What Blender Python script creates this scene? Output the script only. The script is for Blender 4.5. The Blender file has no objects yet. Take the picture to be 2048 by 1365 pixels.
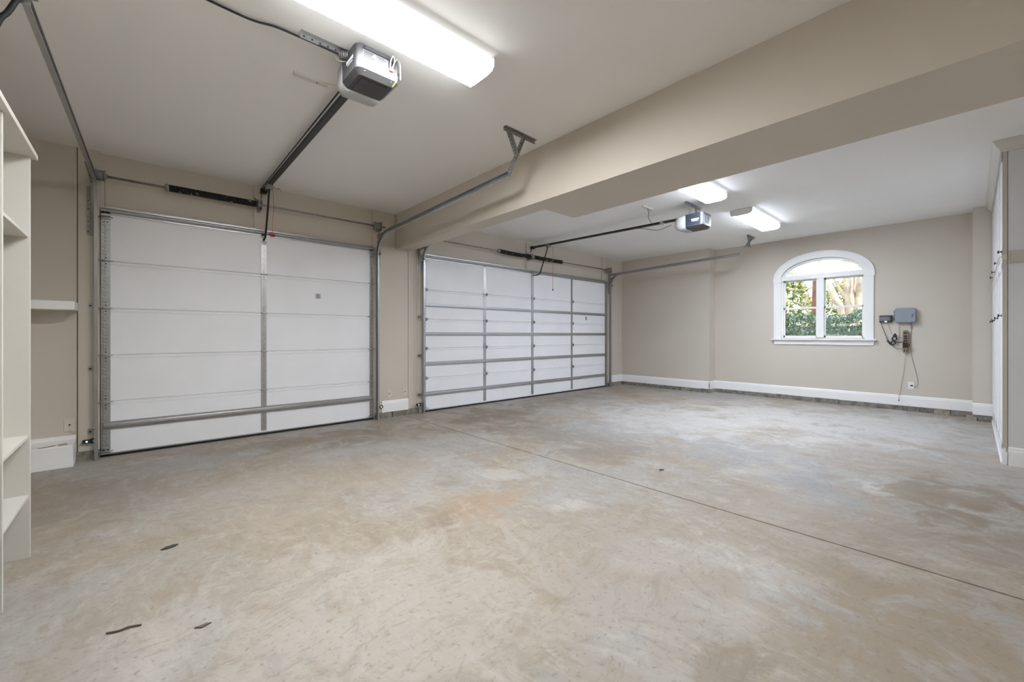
import bpy, bmesh, math, random
from mathutils import Vector, Matrix
random.seed(7)
PI = math.pi
sc = bpy.context.scene
COL = sc.collection

# ------------------------------------------------------------------ camera
cam_d = bpy.data.cameras.new('camera')
cam_d.sensor_width = 36.0
cam_d.lens = 828.0 / 2048 * 36
cam_d.shift_y = -11.6 / 2048
cam_d.clip_start = 0.05
cam = bpy.data.objects.new('camera', cam_d)
cam.location = (0, 0, 1.2)
cam.rotation_euler = (PI / 2, 0, -math.radians(41.96))
COL.objects.link(cam)
sc.camera = cam

# ------------------------------------------------------------------ world, sun, exposure
EXPOSURE = 1.48
FIXTURE = 26.0          # radiance of the lit diffusers
SKY = 1.0
W = bpy.data.worlds.new('world')
sc.world = W
W.use_nodes = True
W.node_tree.nodes['Background'].inputs[0].default_value = (0.86, 0.93, 1.0, 1)
W.node_tree.nodes['Background'].inputs[1].default_value = SKY
sun_d = bpy.data.lights.new('sun', 'SUN')
sun_d.energy = 1.5
sun_d.angle = 0.02
sun_d.color = (1, 0.95, 0.86)
sun = bpy.data.objects.new('sun', sun_d)
sun.rotation_euler = Vector((0.25, 0.55, -0.8)).to_track_quat('-Z', 'Y').to_euler()
sun.location = (12, -6, 10)
COL.objects.link(sun)
sc.view_settings.view_transform = 'Standard'
sc.view_settings.look = 'None'
sc.view_settings.gamma = 1
sc.view_settings.use_curve_mapping = False
sc.view_settings.exposure = EXPOSURE
sc.cycles.diffuse_bounces = 10
sc.cycles.max_bounces = 16
sc.cycles.use_denoising = True
sc.cycles.sample_clamp_indirect = 6

# ------------------------------------------------------------------ materials
def mat(name, color, rough=0.6, metal=0.0, emit=None, estr=0.0, spec=0.5, noise=0.0, nscale=8.0, bump=0.0, bscale=60.0):
    m = bpy.data.materials.new(name)
    m.use_nodes = True
    nt = m.node_tree
    b = nt.nodes['Principled BSDF']
    b.inputs['Base Color'].default_value = (*color, 1)
    b.inputs['Roughness'].default_value = rough
    b.inputs['Metallic'].default_value = metal
    b.inputs['Specular IOR Level'].default_value = spec
    if emit:
        b.inputs['Emission Color'].default_value = (*emit, 1)
        b.inputs['Emission Strength'].default_value = estr
    if noise or bump:
        tc = nt.nodes.new('ShaderNodeTexCoord')
    if noise:
        n = nt.nodes.new('ShaderNodeTexNoise')
        n.inputs['Scale'].default_value = nscale
        n.inputs['Detail'].default_value = 5
        nt.links.new(tc.outputs['Object'], n.inputs['Vector'])
        r = nt.nodes.new('ShaderNodeValToRGB')
        r.color_ramp.elements[0].position = 0.3
        r.color_ramp.elements[1].position = 0.7
        r.color_ramp.elements[0].color = (*[c * (1 - noise) for c in color], 1)
        r.color_ramp.elements[1].color = (*[min(1, c * (1 + noise)) for c in color], 1)
        nt.links.new(n.outputs['Fac'], r.inputs[0])
        nt.links.new(r.outputs[0], b.inputs['Base Color'])
    if bump:
        n2 = nt.nodes.new('ShaderNodeTexNoise')
        n2.inputs['Scale'].default_value = bscale
        n2.inputs['Detail'].default_value = 3
        nt.links.new(tc.outputs['Object'], n2.inputs['Vector'])
        bp = nt.nodes.new('ShaderNodeBump')
        bp.inputs['Strength'].default_value = bump
        bp.inputs['Distance'].default_value = 0.004
        nt.links.new(n2.outputs['Fac'], bp.inputs['Height'])
        nt.links.new(bp.outputs[0], b.inputs['Normal'])
    return m

M = {}
M['wall'] = mat('beige_paint', (0.57, 0.52, 0.45), 0.6, noise=0.02, nscale=1.5, bump=0.15, bscale=90)
M['ceil'] = mat('ceiling_paint', (0.83, 0.825, 0.81), 0.75, noise=0.015, nscale=1.2, bump=0.1, bscale=90)
M['trim'] = mat('white_trim_paint', (0.83, 0.83, 0.825), 0.38, noise=0.02, nscale=3)
M['cream'] = mat('cream_paint', (0.60, 0.58, 0.53), 0.45, noise=0.02, nscale=3)
M['cab'] = mat('cabinet_paint', (0.78, 0.78, 0.80), 0.35)
M['cabedge'] = mat('cabinet_edge', (0.50, 0.46, 0.39), 0.5)
M['endpaint'] = mat('grey_end_paint', (0.62, 0.625, 0.63), 0.55, noise=0.03, nscale=2)
M['door'] = mat('garage_door_steel', (0.82, 0.83, 0.86), 0.42, noise=0.025, nscale=2.2)
M['galv'] = mat('galvanised_steel', (0.46, 0.465, 0.475), 0.36, 0.9, noise=0.07, nscale=25, bump=0.02, bscale=30)
M['galvdark'] = mat('dull_galvanised_steel', (0.34, 0.335, 0.32), 0.5, 0.8, noise=0.2, nscale=30)
M['track'] = mat('track_steel', (0.44, 0.445, 0.455), 0.34, 0.9, noise=0.06, nscale=20)
M['hole'] = mat('dark_hole', (0.02, 0.02, 0.02), 0.8)
M['slot'] = mat('slot_lip', (0.62, 0.63, 0.62), 0.4, 0.5)
M['black'] = mat('black_plastic', (0.015, 0.015, 0.017), 0.45)
M['blackmetal'] = mat('black_metal', (0.02, 0.018, 0.017), 0.4, 0.3)
M['rubber'] = mat('black_rubber', (0.01, 0.01, 0.01), 0.7)
M['dgrey'] = mat('dark_grey_plastic', (0.055, 0.053, 0.056), 0.45)
M['mgrey'] = mat('slate_grey_plastic', (0.05, 0.054, 0.06), 0.4)
M['silver'] = mat('darkened_silver_panel', (0.085, 0.085, 0.092), 0.45, 0.1)  # darker than real silver, to offset the glare of the fixture beside it
M['navy'] = mat('blue_grey_plastic', (0.022, 0.028, 0.042), 0.4)
M['white'] = mat('white_plastic', (0.80, 0.80, 0.80), 0.4)
M['paper'] = mat('darkened_white_label', (0.16, 0.16, 0.17), 0.6)  # white label stock, colour lowered to stand in for weaker lamplight
M['ink'] = mat('darkened_print', (0.02, 0.02, 0.022), 0.7)  # print darkened so it still reads on the overlit opener label
M['lens'] = mat('darkened_frosted_lens', (0.45, 0.455, 0.46), 0.3)  # lens colour lowered to offset overexposure from the ceiling fixtures
M['red'] = mat('red_cord', (0.42, 0.03, 0.025), 0.6)
M['pale_red'] = mat('faded_red_cord', (0.45, 0.16, 0.11), 0.6)
M['orange'] = mat('orange_plug', (0.55, 0.22, 0.09), 0.5)
M['yellowgreen'] = mat('green_yellow_wire', (0.45, 0.55, 0.10), 0.5)
M['greybox'] = mat('grey_box_plastic', (0.25, 0.285, 0.32), 0.42)
M['brown'] = mat('brown_plastic', (0.26, 0.185, 0.135), 0.5)
M['dbrown'] = mat('dark_brown_socket', (0.03, 0.018, 0.012), 0.6)
M['ivory'] = mat('ivory_cord', (0.62, 0.57, 0.46), 0.6)
M['plate'] = mat('painted_cover_plate', (0.60, 0.56, 0.49), 0.5)
M['whiteplate'] = mat('white_cover_plate', (0.74, 0.74, 0.71), 0.4)
M['led_g'] = mat('green_led', (0.2, 0.8, 0.5), 0.5, emit=(0.35, 1.0, 0.7), estr=4)
M['led_y'] = mat('yellow_led', (0.8, 0.7, 0.2), 0.5, emit=(1.0, 0.85, 0.25), estr=2)
M['led_w'] = mat('white_led', (0.9, 0.9, 1), 0.5, emit=(0.9, 0.95, 1.0), estr=0.8)
M['block'] = mat('bare_footing_block', (0.20, 0.185, 0.16), 0.9, noise=0.45, nscale=14, bump=0.6, bscale=40)
M['grout'] = mat('brick_chip', (0.30, 0.26, 0.21), 0.9, noise=0.3, nscale=20)
M['rust'] = mat('rusty_wood', (0.10, 0.05, 0.025), 0.9)
M['lamp'] = mat('lit_diffuser', (0.9, 0.9, 0.9), 0.4, emit=(0.885, 0.96, 1.09), estr=FIXTURE)
M['lampside'] = mat('lit_prismatic_edge', (0.85, 0.86, 0.87), 0.3, emit=(0.885, 0.96, 1.09), estr=0.45)
M['lampleft'] = mat('lit_diffuser_near', (0.9, 0.9, 0.9), 0.4, emit=(0.96, 0.975, 0.985), estr=FIXTURE * 1.6)
M['lampleftside'] = mat('lit_prismatic_edge_near', (0.85, 0.86, 0.87), 0.3, emit=(0.96, 0.975, 0.985), estr=0.40)
M['lampedge'] = mat('lit_diffuser_shoulder', (0.9, 0.9, 0.9), 0.4, emit=(0.885, 0.96, 1.09), estr=FIXTURE * 0.5)
M['lampleftedge'] = mat('lit_diffuser_shoulder_near', (0.9, 0.9, 0.9), 0.4, emit=(0.96, 0.975, 0.985), estr=FIXTURE * 0.4)
M['wirewhite'] = mat('darkened_white_wire', (0.34, 0.34, 0.34), 0.5)  # white insulation darkened to hold back the strong fixture light
M['printwhite'] = mat('white_print', (0.70, 0.70, 0.71), 0.6)
M['leafbrown'] = mat('dry_leaf', (0.045, 0.04, 0.038), 0.8)
M['twig'] = mat('dry_twig', (0.12, 0.095, 0.075), 0.8)
M['scuff'] = mat('scuff_mark', (0.12, 0.105, 0.09), 0.8)

def spring_mat():
    m = mat('painted_spring_wire', (0.012, 0.012, 0.013), 0.45, 0.3)
    nt = m.node_tree
    tc = nt.nodes.new('ShaderNodeTexCoord')
    n = nt.nodes.new('ShaderNodeTexNoise')
    n.inputs['Scale'].default_value = 26
    n.inputs['Detail'].default_value = 2
    nt.links.new(tc.outputs['Object'], n.inputs['Vector'])
    r = nt.nodes.new('ShaderNodeValToRGB')
    r.color_ramp.interpolation = 'CONSTANT'
    r.color_ramp.elements[0].color = (0.012, 0.012, 0.013, 1)
    r.color_ramp.elements[1].color = (0.45, 0.45, 0.46, 1)
    r.color_ramp.elements[1].position = 0.665
    nt.links.new(n.outputs['Fac'], r.inputs[0])
    nt.links.new(r.outputs[0], nt.nodes['Principled BSDF'].inputs['Base Color'])
    return m
M['spring'] = spring_mat()

def glass_mat(name, frost=0.0):
    m = bpy.data.materials.new(name)
    m.use_nodes = True
    nt = m.node_tree
    nt.nodes.remove(nt.nodes['Principled BSDF'])
    out = nt.nodes['Material Output']
    t = nt.nodes.new('ShaderNodeBsdfTransparent')
    g = nt.nodes.new('ShaderNodeBsdfGlossy')
    g.inputs['Roughness'].default_value = 0.02
    mx = nt.nodes.new('ShaderNodeMixShader')
    mx.inputs[0].default_value = 0.05
    nt.links.new(t.outputs[0], mx.inputs[1])
    nt.links.new(g.outputs[0], mx.inputs[2])
    last = mx
    if frost:
        tr = nt.nodes.new('ShaderNodeBsdfTranslucent')
        tr.inputs[0].default_value = (0.95, 0.97, 1, 1)
        m2 = nt.nodes.new('ShaderNodeMixShader')
        m2.inputs[0].default_value = frost
        nt.links.new(mx.outputs[0], m2.inputs[1])
        nt.links.new(tr.outputs[0], m2.inputs[2])
        last = m2
    nt.links.new(last.outputs[0], out.inputs[0])
    return m
M['glass'] = glass_mat('window_glass')
M['frost'] = glass_mat('frosted_window_glass', 0.3)

def leaf_mat(name, c0, c1, c2):
    m = bpy.data.materials.new(name)
    m.use_nodes = True
    nt = m.node_tree
    b = nt.nodes['Principled BSDF']
    b.inputs['Roughness'].default_value = 0.5
    g = nt.nodes.new('ShaderNodeNewGeometry')
    r = nt.nodes.new('ShaderNodeValToRGB')
    r.color_ramp.elements[0].color = (*c0, 1)
    r.color_ramp.elements[1].color = (*c2, 1)
    e = r.color_ramp.elements.new(0.5)
    e.color = (*c1, 1)
    nt.links.new(g.outputs['Random Per Island'], r.inputs[0])
    nt.links.new(r.outputs[0], b.inputs['Base Color'])
    return m
M['hedge'] = leaf_mat('hedge_leaf', (0.07, 0.12, 0.06), (0.17, 0.27, 0.18), (0.36, 0.46, 0.44))
M['leafy'] = leaf_mat('yellow_green_leaf', (0.10, 0.16, 0.03), (0.30, 0.34, 0.09), (0.60, 0.58, 0.28))
M['bark'] = mat('pale_bark', (0.62, 0.50, 0.40), 0.7, noise=0.3, nscale=5, bump=0.3, bscale=12)
M['redbark'] = mat('red_brown_bark', (0.28, 0.14, 0.10), 0.8, noise=0.3, nscale=7)
M['lawn'] = mat('lawn', (0.16, 0.22, 0.07), 0.9, noise=0.3, nscale=6)

def floor_mat():
    m = bpy.data.materials.new('stained_concrete')
    m.use_nodes = True
    nt = m.node_tree
    N, L = nt.nodes, nt.links
    b = N['Principled BSDF']
    tc = N.new('ShaderNodeTexCoord')
    P = tc.outputs['Object']
    def noise(scale, detail=6, dist=0.0, sx=1, sy=1, rot=0.0, rough=0.55):
        mp = N.new('ShaderNodeMapping')
        mp.inputs['Scale'].default_value = (sx, sy, 1)
        mp.inputs['Rotation'].default_value = (0, 0, rot)
        L.new(P, mp.inputs[0])
        n = N.new('ShaderNodeTexNoise')
        n.inputs['Scale'].default_value = scale
        n.inputs['Detail'].default_value = detail
        n.inputs['Distortion'].default_value = dist
        n.inputs['Roughness'].default_value = rough
        L.new(mp.outputs[0], n.inputs[0])
        return n.outputs['Fac']
    def rng(x, a, c, lo=0.0, hi=1.0):
        r = N.new('ShaderNodeMapRange')
        r.interpolation_type = 'SMOOTHSTEP'
        r.inputs[1].default_value = a
        r.inputs[2].default_value = c
        r.inputs[3].default_value = lo
        r.inputs[4].default_value = hi
        L.new(x, r.inputs[0])
        return r.outputs[0]
    def mix(fac, a, c):
        x = N.new('ShaderNodeMix')
        x.data_type = 'RGBA'
        if isinstance(fac, float): x.inputs[0].default_value = fac
        else: L.new(fac, x.inputs[0])
        for s, v in ((6, a), (7, c)):
            if isinstance(v, tuple): x.inputs[s].default_value = (*v, 1)
            else: L.new(v, x.inputs[s])
        return x.outputs[2]
    def math_(op, a, c):
        x = N.new('ShaderNodeMath')
        x.operation = op
        for s, v in ((0, a), (1, c)):
            if isinstance(v, (int, float)): x.inputs[s].default_value = v
            else: L.new(v, x.inputs[s])
        return x.outputs[0]
    tan, grey, pale, brown, blue = (0.43, 0.368, 0.296), (0.455, 0.43, 0.40), (0.56, 0.54, 0.51), (0.29, 0.225, 0.165), (0.37, 0.365, 0.365)
    big = noise(0.75, 7, 0.6)
    col = mix(rng(big, 0.43, 0.57), tan, grey)
    col = mix(math_('MULTIPLY', rng(noise(1.3, 8, 0.8, 1, 1.4, 0.5), 0.54, 0.70), 0.75), col, pale)
    col = mix(math_('MULTIPLY', rng(noise(1.1, 8, 1.0, 1.5, 0.8, 1.1), 0.56, 0.72), 0.5), col, brown)
    col = mix(math_('MULTIPLY', rng(noise(0.9, 8, 0.9, 1.0, 0.7, 2.0), 0.58, 0.72), 0.5), col, blue)
    wob = noise(2.6, 10, 0.9, rough=0.68)
    mott = noise(5.5, 10, 1.4, 1.6, 1.0, 0.7, 0.72)
    col = mix(math_('MULTIPLY', rng(mott, 0.50, 0.68), 0.55), col, (0.60, 0.57, 0.52))
    col = mix(math_('MULTIPLY', rng(mott, 0.47, 0.32), 0.50), col, (0.33, 0.265, 0.20))
    blobs = [  # x, y, rx, ry, colour, strength: stains seen on the slab
        (1.2, 4.95, 1.6, 0.45, brown, 0.45), (2.3, 4.9, 0.7, 0.7, brown, 0.25), (-0.3, 4.4, 0.9, 0.8, (0.33, 0.27, 0.22), 0.45),
        (3.9, 4.7, 0.8, 0.9, brown, 0.6), (3.7, 3.3, 0.6, 1.4, brown, 0.45), (5.8, 5.1, 1.8, 0.5, brown, 0.4),
        (4.6, 1.7, 0.75, 0.8, blue, 0.55), (3.8, 0.7, 0.5, 0.4, blue, 0.6), (4.4, 3.0, 1.0, 1.2, blue, 0.3),
        (5.6, 2.8, 1.1, 1.6, pale, 0.75), (6.8, 2.0, 1.4, 1.6, (0.60, 0.58, 0.55), 0.6), (4.3, 0.5, 0.28, 0.2, (0.70, 0.68, 0.65), 0.5),
        (4.5, 0.1, 0.6, 0.5, brown, 0.55), (3.3, 0.9, 0.45, 1.2, (0.40, 0.335, 0.275), 0.55), (3.9, -0.4, 0.9, 0.5, brown, 0.4), (7.4, 0.7, 1.6, 0.8, (0.58, 0.565, 0.54), 0.7),
        (2.26, 2.7, 0.22, 0.25, (0.68, 0.66, 0.62), 0.35), (1.8, 2.3, 0.35, 0.3, (0.47, 0.35, 0.25), 0.55), (2.26, 1.9, 0.2, 0.16, (0.68, 0.66, 0.62), 0.35),
        (2.2, 0.2, 0.8, 0.5, (0.40, 0.33, 0.25), 0.7), (1.55, 0.6, 0.25, 0.15, brown, 0.4), (1.0, 3.6, 1.2, 0.8, (0.50, 0.43, 0.35), 0.4),
        (0.35, 4.9, 0.7, 0.35, (0.46, 0.45, 0.44), 0.45), (0.9, 1.7, 0.9, 0.7, (0.56, 0.515, 0.46), 0.5), (1.9, 1.2, 0.5, 0.6, (0.46, 0.41, 0.36), 0.5),
    ]
    for x, y, rx, ry, c, s in blobs:
        v = N.new('ShaderNodeVectorMath'); v.operation = 'SUBTRACT'
        L.new(P, v.inputs[0]); v.inputs[1].default_value = (x, y, 0)
        w = N.new('ShaderNodeVectorMath'); w.operation = 'MULTIPLY'
        L.new(v.outputs[0], w.inputs[0]); w.inputs[1].default_value = (1 / rx, 1 / ry, 0)
        l = N.new('ShaderNodeVectorMath'); l.operation = 'LENGTH'
        L.new(w.outputs[0], l.inputs[0])
        d = math_('ADD', l.outputs['Value'], math_('MULTIPLY', math_('SUBTRACT', wob, 0.5), 4.5))
        col = mix(math_('MULTIPLY', rng(d, 1.15, 0.3), min(1, s * 1.45)), col, c)
    # fine streaks, scratches, speckle
    wv = N.new('ShaderNodeTexNoise')
    wv.inputs['Scale'].default_value = 0.7
    wv.inputs['Detail'].default_value = 3
    L.new(P, wv.inputs[0])
    off = N.new('ShaderNodeVectorMath'); off.operation = 'MULTIPLY_ADD'
    L.new(wv.outputs['Color'], off.inputs[0]); off.inputs[1].default_value = (1.0, 1.0, 0); L.new(P, off.inputs[2])
    P = off.outputs[0]
    st = noise(2.6, 10, 0.5, 6, 1.3, 0.9, 0.74)
    col = mix(math_('MULTIPLY', rng(st, 0.51, 0.70), 0.24), col, (0.70, 0.68, 0.64))
    col = mix(math_('MULTIPLY', rng(st, 0.47, 0.30), 0.40), col, (0.32, 0.265, 0.205))
    st2 = noise(7.0, 10, 0.8, 1.4, 3.5, 0.3, 0.75)
    col = mix(math_('MULTIPLY', rng(st2, 0.51, 0.64), 0.32), col, (0.27, 0.22, 0.17))
    P = tc.outputs['Object']
    sp = noise(38, 4, 0.2)
    col = mix(math_('MULTIPLY', rng(sp, 0.58, 0.70), 0.5), col, (0.27, 0.22, 0.17))
    col = mix(0.27, col, (0.0, 0.0, 0.0))
    L.new(col, b.inputs['Base Color'])
    L.new(rng(noise(2.0, 6), 0.3, 0.7, 0.42, 0.68), b.inputs['Roughness'])
    b.inputs['Specular IOR Level'].default_value = 0.35
    bp = N.new('ShaderNodeBump')
    bp.inputs['Strength'].default_value = 0.2
    bp.inputs['Distance'].default_value = 0.003
    L.new(noise(45, 5), bp.inputs['Height'])
    L.new(bp.outputs[0], b.inputs['Normal'])
    return m
M['floor'] = floor_mat()

# ------------------------------------------------------------------ mesh helpers
class MB:
    def __init__(s):
        s.bm = bmesh.new()
    def _f(s, vs, mi=0, smooth=False):
        try:
            f = s.bm.faces.new(vs)
            f.material_index = mi
            f.smooth = smooth
        except ValueError:
            pass
    def box(s, x0, x1, y0, y1, z0, z1, mi=0):
        v = [s.bm.verts.new((x, y, z)) for x in (x0, x1) for y in (y0, y1) for z in (z0, z1)]
        for q in ((0, 1, 3, 2), (4, 6, 7, 5), (0, 4, 5, 1), (2, 3, 7, 6), (0, 2, 6, 4), (1, 5, 7, 3)):
            s._f([v[i] for i in q], mi)
        return s
    def prism(s, axis, pts, a0, a1, mi=0):
        def mk(p, a):
            return {'x': (a, p[0], p[1]), 'y': (p[0], a, p[1]), 'z': (p[0], p[1], a)}[axis]
        A = [s.bm.verts.new(mk(p, a0)) for p in pts]
        B = [s.bm.verts.new(mk(p, a1)) for p in pts]
        n = len(pts)
        s._f(A, mi); s._f(B[::-1], mi)
        for i in range(n):
            s._f([A[i], B[i], B[(i + 1) % n], A[(i + 1) % n]], mi)
        return s
    def loft(s, rings, mi=0, caps=True, smooth=False):
        R = [[s.bm.verts.new(p) for p in r] for r in rings]
        n = len(R[0])
        for a, c in zip(R, R[1:]):
            for i in range(n):
                s._f([a[i], c[i], c[(i + 1) % n], a[(i + 1) % n]], mi, smooth)
        if caps:
            s._f(R[0], mi); s._f(R[-1][::-1], mi)
        return s
    def cyl(s, p0, p1, r, seg=14, r2=None, mi=0):
        return s.tube([p0, p1], [r, r if r2 is None else r2], seg, mi)
    def tube(s, pts, r, seg=8, mi=0):
        P = [Vector(p) for p in pts]
        rad = r if isinstance(r, (list, tuple)) else [r] * len(P)
        rings, up = [], None
        for i, p in enumerate(P):
            t = (P[min(i + 1, len(P) - 1)] - P[max(i - 1, 0)]).normalized()
            if up is None:
                up = Vector((0, 0, 1)) if abs(t.z) < 0.9 else Vector((1, 0, 0))
            a = t.cross(up)
            if a.length < 1e-4: a = t.orthogonal()
            a.normalize()
            c = a.cross(t).normalized()
            up = c
            rings.append([p + (a * math.cos(2 * PI * k / seg) + c * math.sin(2 * PI * k / seg)) * rad[i] for k in range(seg)])
        return s.loft(rings, mi, True, True)
    def bar(s, p0, p1, w, h, mi=0, upv=(0, 0, 1)):
        a, c = Vector(p0), Vector(p1)
        t = (c - a).normalized()
        side = t.cross(Vector(upv))
        if side.length < 1e-3: side = t.orthogonal()
        side.normalize()
        u = side.cross(t)
        q = [side * (w / 2) * i + u * (h / 2) * j for i, j in ((-1, -1), (1, -1), (1, 1), (-1, 1))]
        return s.loft([[a + k for k in q], [c + k for k in q]], mi)
    def disc(s, c, axis, r, t=0.001, seg=10, mi=0):
        d = {'x': Vector((t, 0, 0)), 'y': Vector((0, t, 0)), 'z': Vector((0, 0, t))}[axis]
        return s.cyl(Vector(c) - d, Vector(c) + d, r, seg, mi=mi)
    def ball(s, c, r, mi=0, sz=1.0):
        g = bmesh.ops.create_icosphere(s.bm, subdivisions=2, radius=r)
        for v in g['verts']:
            v.co = Vector((v.co.x, v.co.y, v.co.z * sz)) + Vector(c)
            for f in v.link_faces:
                f.material_index = mi; f.smooth = True
        return s

def origin_of(o):
    v = Vector((0, 0, 0))
    while o is not None:
        v += Vector(o.location)
        o = o.parent
    return v

def obj(name, mb, mats, parent=None, bev=0.0, origin=None, label=None):
    bmesh.ops.recalc_face_normals(mb.bm, faces=mb.bm.faces[:])
    me = bpy.data.meshes.new(name)
    mb.bm.to_mesh(me); mb.bm.free()
    for m in (mats if isinstance(mats, list) else [mats]):
        me.materials.append(m)
    o = bpy.data.objects.new(name, me)
    COL.objects.link(o)
    if parent is not None:
        o.parent = parent
        me.transform(Matrix.Translation(-origin_of(parent)))
    elif origin is not None:
        o.location = origin
        me.transform(Matrix.Translation(-Vector(origin)))
    if bev:
        b = o.modifiers.new('bevel', 'BEVEL')
        b.width = bev; b.segments = 2; b.limit_method = 'ANGLE'; b.angle_limit = 0.6
    if label: o['label'] = label
    return o

def tag(o, label, cat, group=None):
    o['label'] = label; o['category'] = cat
    if group: o['group'] = group
    return o

def thing(name, label, cat, loc=(0, 0, 0), group=None):
    o = bpy.data.objects.new(name, None)
    o.empty_display_size = 0.1
    COL.objects.link(o)
    o.location = loc
    return tag(o, label, cat, group)

def struct(name, mb, mats, parent=None, bev=0.0):
    o = obj(name, mb, mats, parent, bev)
    if parent is None: o['kind'] = 'structure'
    return o

def arc(cx, cy, r, a0, a1, n):
    return [(cx + r * math.cos(a0 + (a1 - a0) * i / n), cy + r * math.sin(a0 + (a1 - a0) * i / n)) for i in range(n + 1)]

def rrect(x0, x1, y0, y1, r, n=5):
    return arc(x1 - r, y1 - r, r, 0, PI / 2, n) + arc(x0 + r, y1 - r, r, PI / 2, PI, n) + arc(x0 + r, y0 + r, r, PI, 1.5 * PI, n) + arc(x1 - r, y0 + r, r, 1.5 * PI, 2 * PI, n)

def smooth(pts, n=6):
    """Catmull-Rom through the points."""
    P = [Vector(p) for p in pts]
    P = [P[0] * 2 - P[1]] + P + [P[-1] * 2 - P[-2]]
    out = []
    for i in range(1, len(P) - 2):
        a, b, c, d = P[i - 1:i + 3]
        for k in range(n):
            t = k / n
            out.append(0.5 * ((2 * b) + (c - a) * t + (2 * a - 5 * b + 4 * c - d) * t * t + (3 * b - a - 3 * c + d) * t ** 3))
    out.append(P[-2])
    return out

# ------------------------------------------------------------------ room shell
XL, XR, XP, YB, YF, ZC = -0.85, 9.05, 8.77, -0.95, 5.76, 3.0
JX0, JX1 = 2.94, 2.985         # control joint in the slab (at y = YF and y = YB)
mb = MB()
def fl_part(side):
    w = 0.007
    a, c = (JX1, JX0)
    if side < 0:
        mb.prism('z', [(XL - .2, YB - .2), (a - w, YB - .2), (c - w, YF + .2), (XL - .2, YF + .2)], -0.12, 0)
    else:
        mb.prism('z', [(a + w, YB - .2), (XR + .2, YB - .2), (XR + .2, YF + .2), (c + w, YF + .2)], -0.12, 0)
fl_part(-1); fl_part(1)
mb.box(XL, XR, YB, YF, -0.2, -0.03, 1)
struct('floor', mb, [M['floor'], M['scuff']])
struct('ceiling', MB().box(XL - .2, XR + .2, YB - .2, YF + .2, ZC, ZC + .15), M['ceil'])
struct('wall_left', MB().box(XL - .15, XL, YB - .15, YF + .15, -.1, ZC + .05), M['wall'])
struct('wall_back', MB().box(XL - .15, XR + .2, YB - .15, YB, -.1, ZC + .05), M['wall'])
# garage-door wall with its piers and the boards that carry the door hardware
mb = MB().box(XL - .15, XR + .2, YF, YF + .2, -.1, ZC + .05)
mb.box(XL, -0.448, 5.735, YF + .01, 0, ZC)
mb.box(2.53, 3.02, 5.715, YF + .01, 0.075, 2.477)
mb.box(8.16, 8.80, 5.735, YF + .01, 0.075, ZC)
mb.box(3.034, 3.20, 5.728, YF + .01, 0.0, 2.6)
struct('wall_front', mb, M['wall'])
struct('trim_1', MB().box(-0.44, -0.292, 5.715, YF + .01, 0.075, ZC), M['wall'], bev=.003)
struct('trim_2', MB().box(1.018, 1.20, 5.742, YF + .01, 2.44, ZC), M['wall'], bev=.002)
struct('trim_3', MB().box(2.474, 2.624, 5.742, YF + .01, 2.44, ZC), M['wall'], bev=.002)
struct('trim_4', MB().box(5.538, 5.72, 5.742, YF + .01, 2.44, ZC), M['wall'], bev=.002)
struct('trim_5', MB().box(7.965, 8.16, 5.742, YF + .01, 2.44, ZC), M['wall'], bev=.002)
# window wall: recessed middle bay with an arched opening, piers either side
WY0, WY1, WS, WR, WZ0 = 1.20, 2.43, 2.25, 0.335, 1.15
wyc = (WY0 + WY1) / 2
mb = MB()
mb.box(XR, XR + .18, YB, WY0, -.1, ZC + .05)
mb.box(XR, XR + .18, WY1, YF + .1, -.1, ZC + .05)
mb.box(XR, XR + .18, WY0, WY1, -.1, WZ0)
def ell(ry, rz, n=28, zb=WS):
    return [(wyc + ry * math.cos(PI * i / n), zb + rz * math.sin(PI * i / n)) for i in range(n + 1)]
mb.prism('x', ell((WY1 - WY0) / 2, WR) + [(WY0, ZC + .05), (WY1, ZC + .05)], XR, XR + .18)
mb.box(XP, XR + .01, 3.645, YF + .01, 0.075, ZC)
mb.box(XP, XR + .01, YB, 0.0, 0.075, ZC)
struct('wall_right', mb, M['wall'])
# dropped beam between the two bays
mb = MB()
mb.prism('z', [(2.84, YB), (3.515, YB), (3.515, 2.90), (3.055, 2.90), (3.055, 5.73), (2.84, 5.73)], 2.477, ZC + .01)
o = struct('ceiling_beam', mb, M['wall'])

# bare footing course under the walls
def footing(name, boxes):
    mb = MB()
    for b_ in boxes: mb.box(*b_)
    o = struct(name, mb, [M['block'], M['grout'], M['rust']])
mb = MB().box(2.51, 3.20, 5.70, 5.73, 0, 0.082)
mb.box(2.735, 2.75, 5.697, 5.73, 0, .08, 1).box(2.75, 2.775, 5.695, 5.73, 0.0, .075, 2).box(2.775, 2.79, 5.697, 5.73, 0, .08, 1)
struct('trim_6', mb, [M['block'], M['grout'], M['rust']])
mb = MB()
random.seed(3)
def rubble(mb, axis, a0, a1, face, depth, zt):
    a = a0
    while a < a1 - 1e-3:
        w = min(random.uniform(.14, .26), a1 - a)
        d = random.uniform(-.007, .007); z = zt + random.uniform(-.012, .004)
        if axis == 'y': mb.box(face + d, face + depth, a, a + w - .006, 0, z, random.choice((0, 0, 0, 0, 0, 0, 0, 1)))
        else: mb.box(a, a + w - .006, face + d, face + depth, 0, z, random.choice((0, 0, 0, 0, 0, 0, 0, 1)))
        a += w
rubble(mb, 'x', 8.18, 8.76, 5.72, .03, .08)
rubble(mb, 'y', 3.65, 5.70, 8.755, .03, .08)
rubble(mb, 'y', 0.0, 3.66, 9.03, .05, .08)
mb.box(8.76, 9.03, 3.63, 3.66, 0, .078, 1)
mb.box(8.70, 8.90, -.04, 0.06, 0, .05, 1)
rubble(mb, 'y', -.19, 0.0, 8.745, .03, .07)
struct('trim_7', mb, [M['block'], M['grout'], M['rust']])
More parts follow.
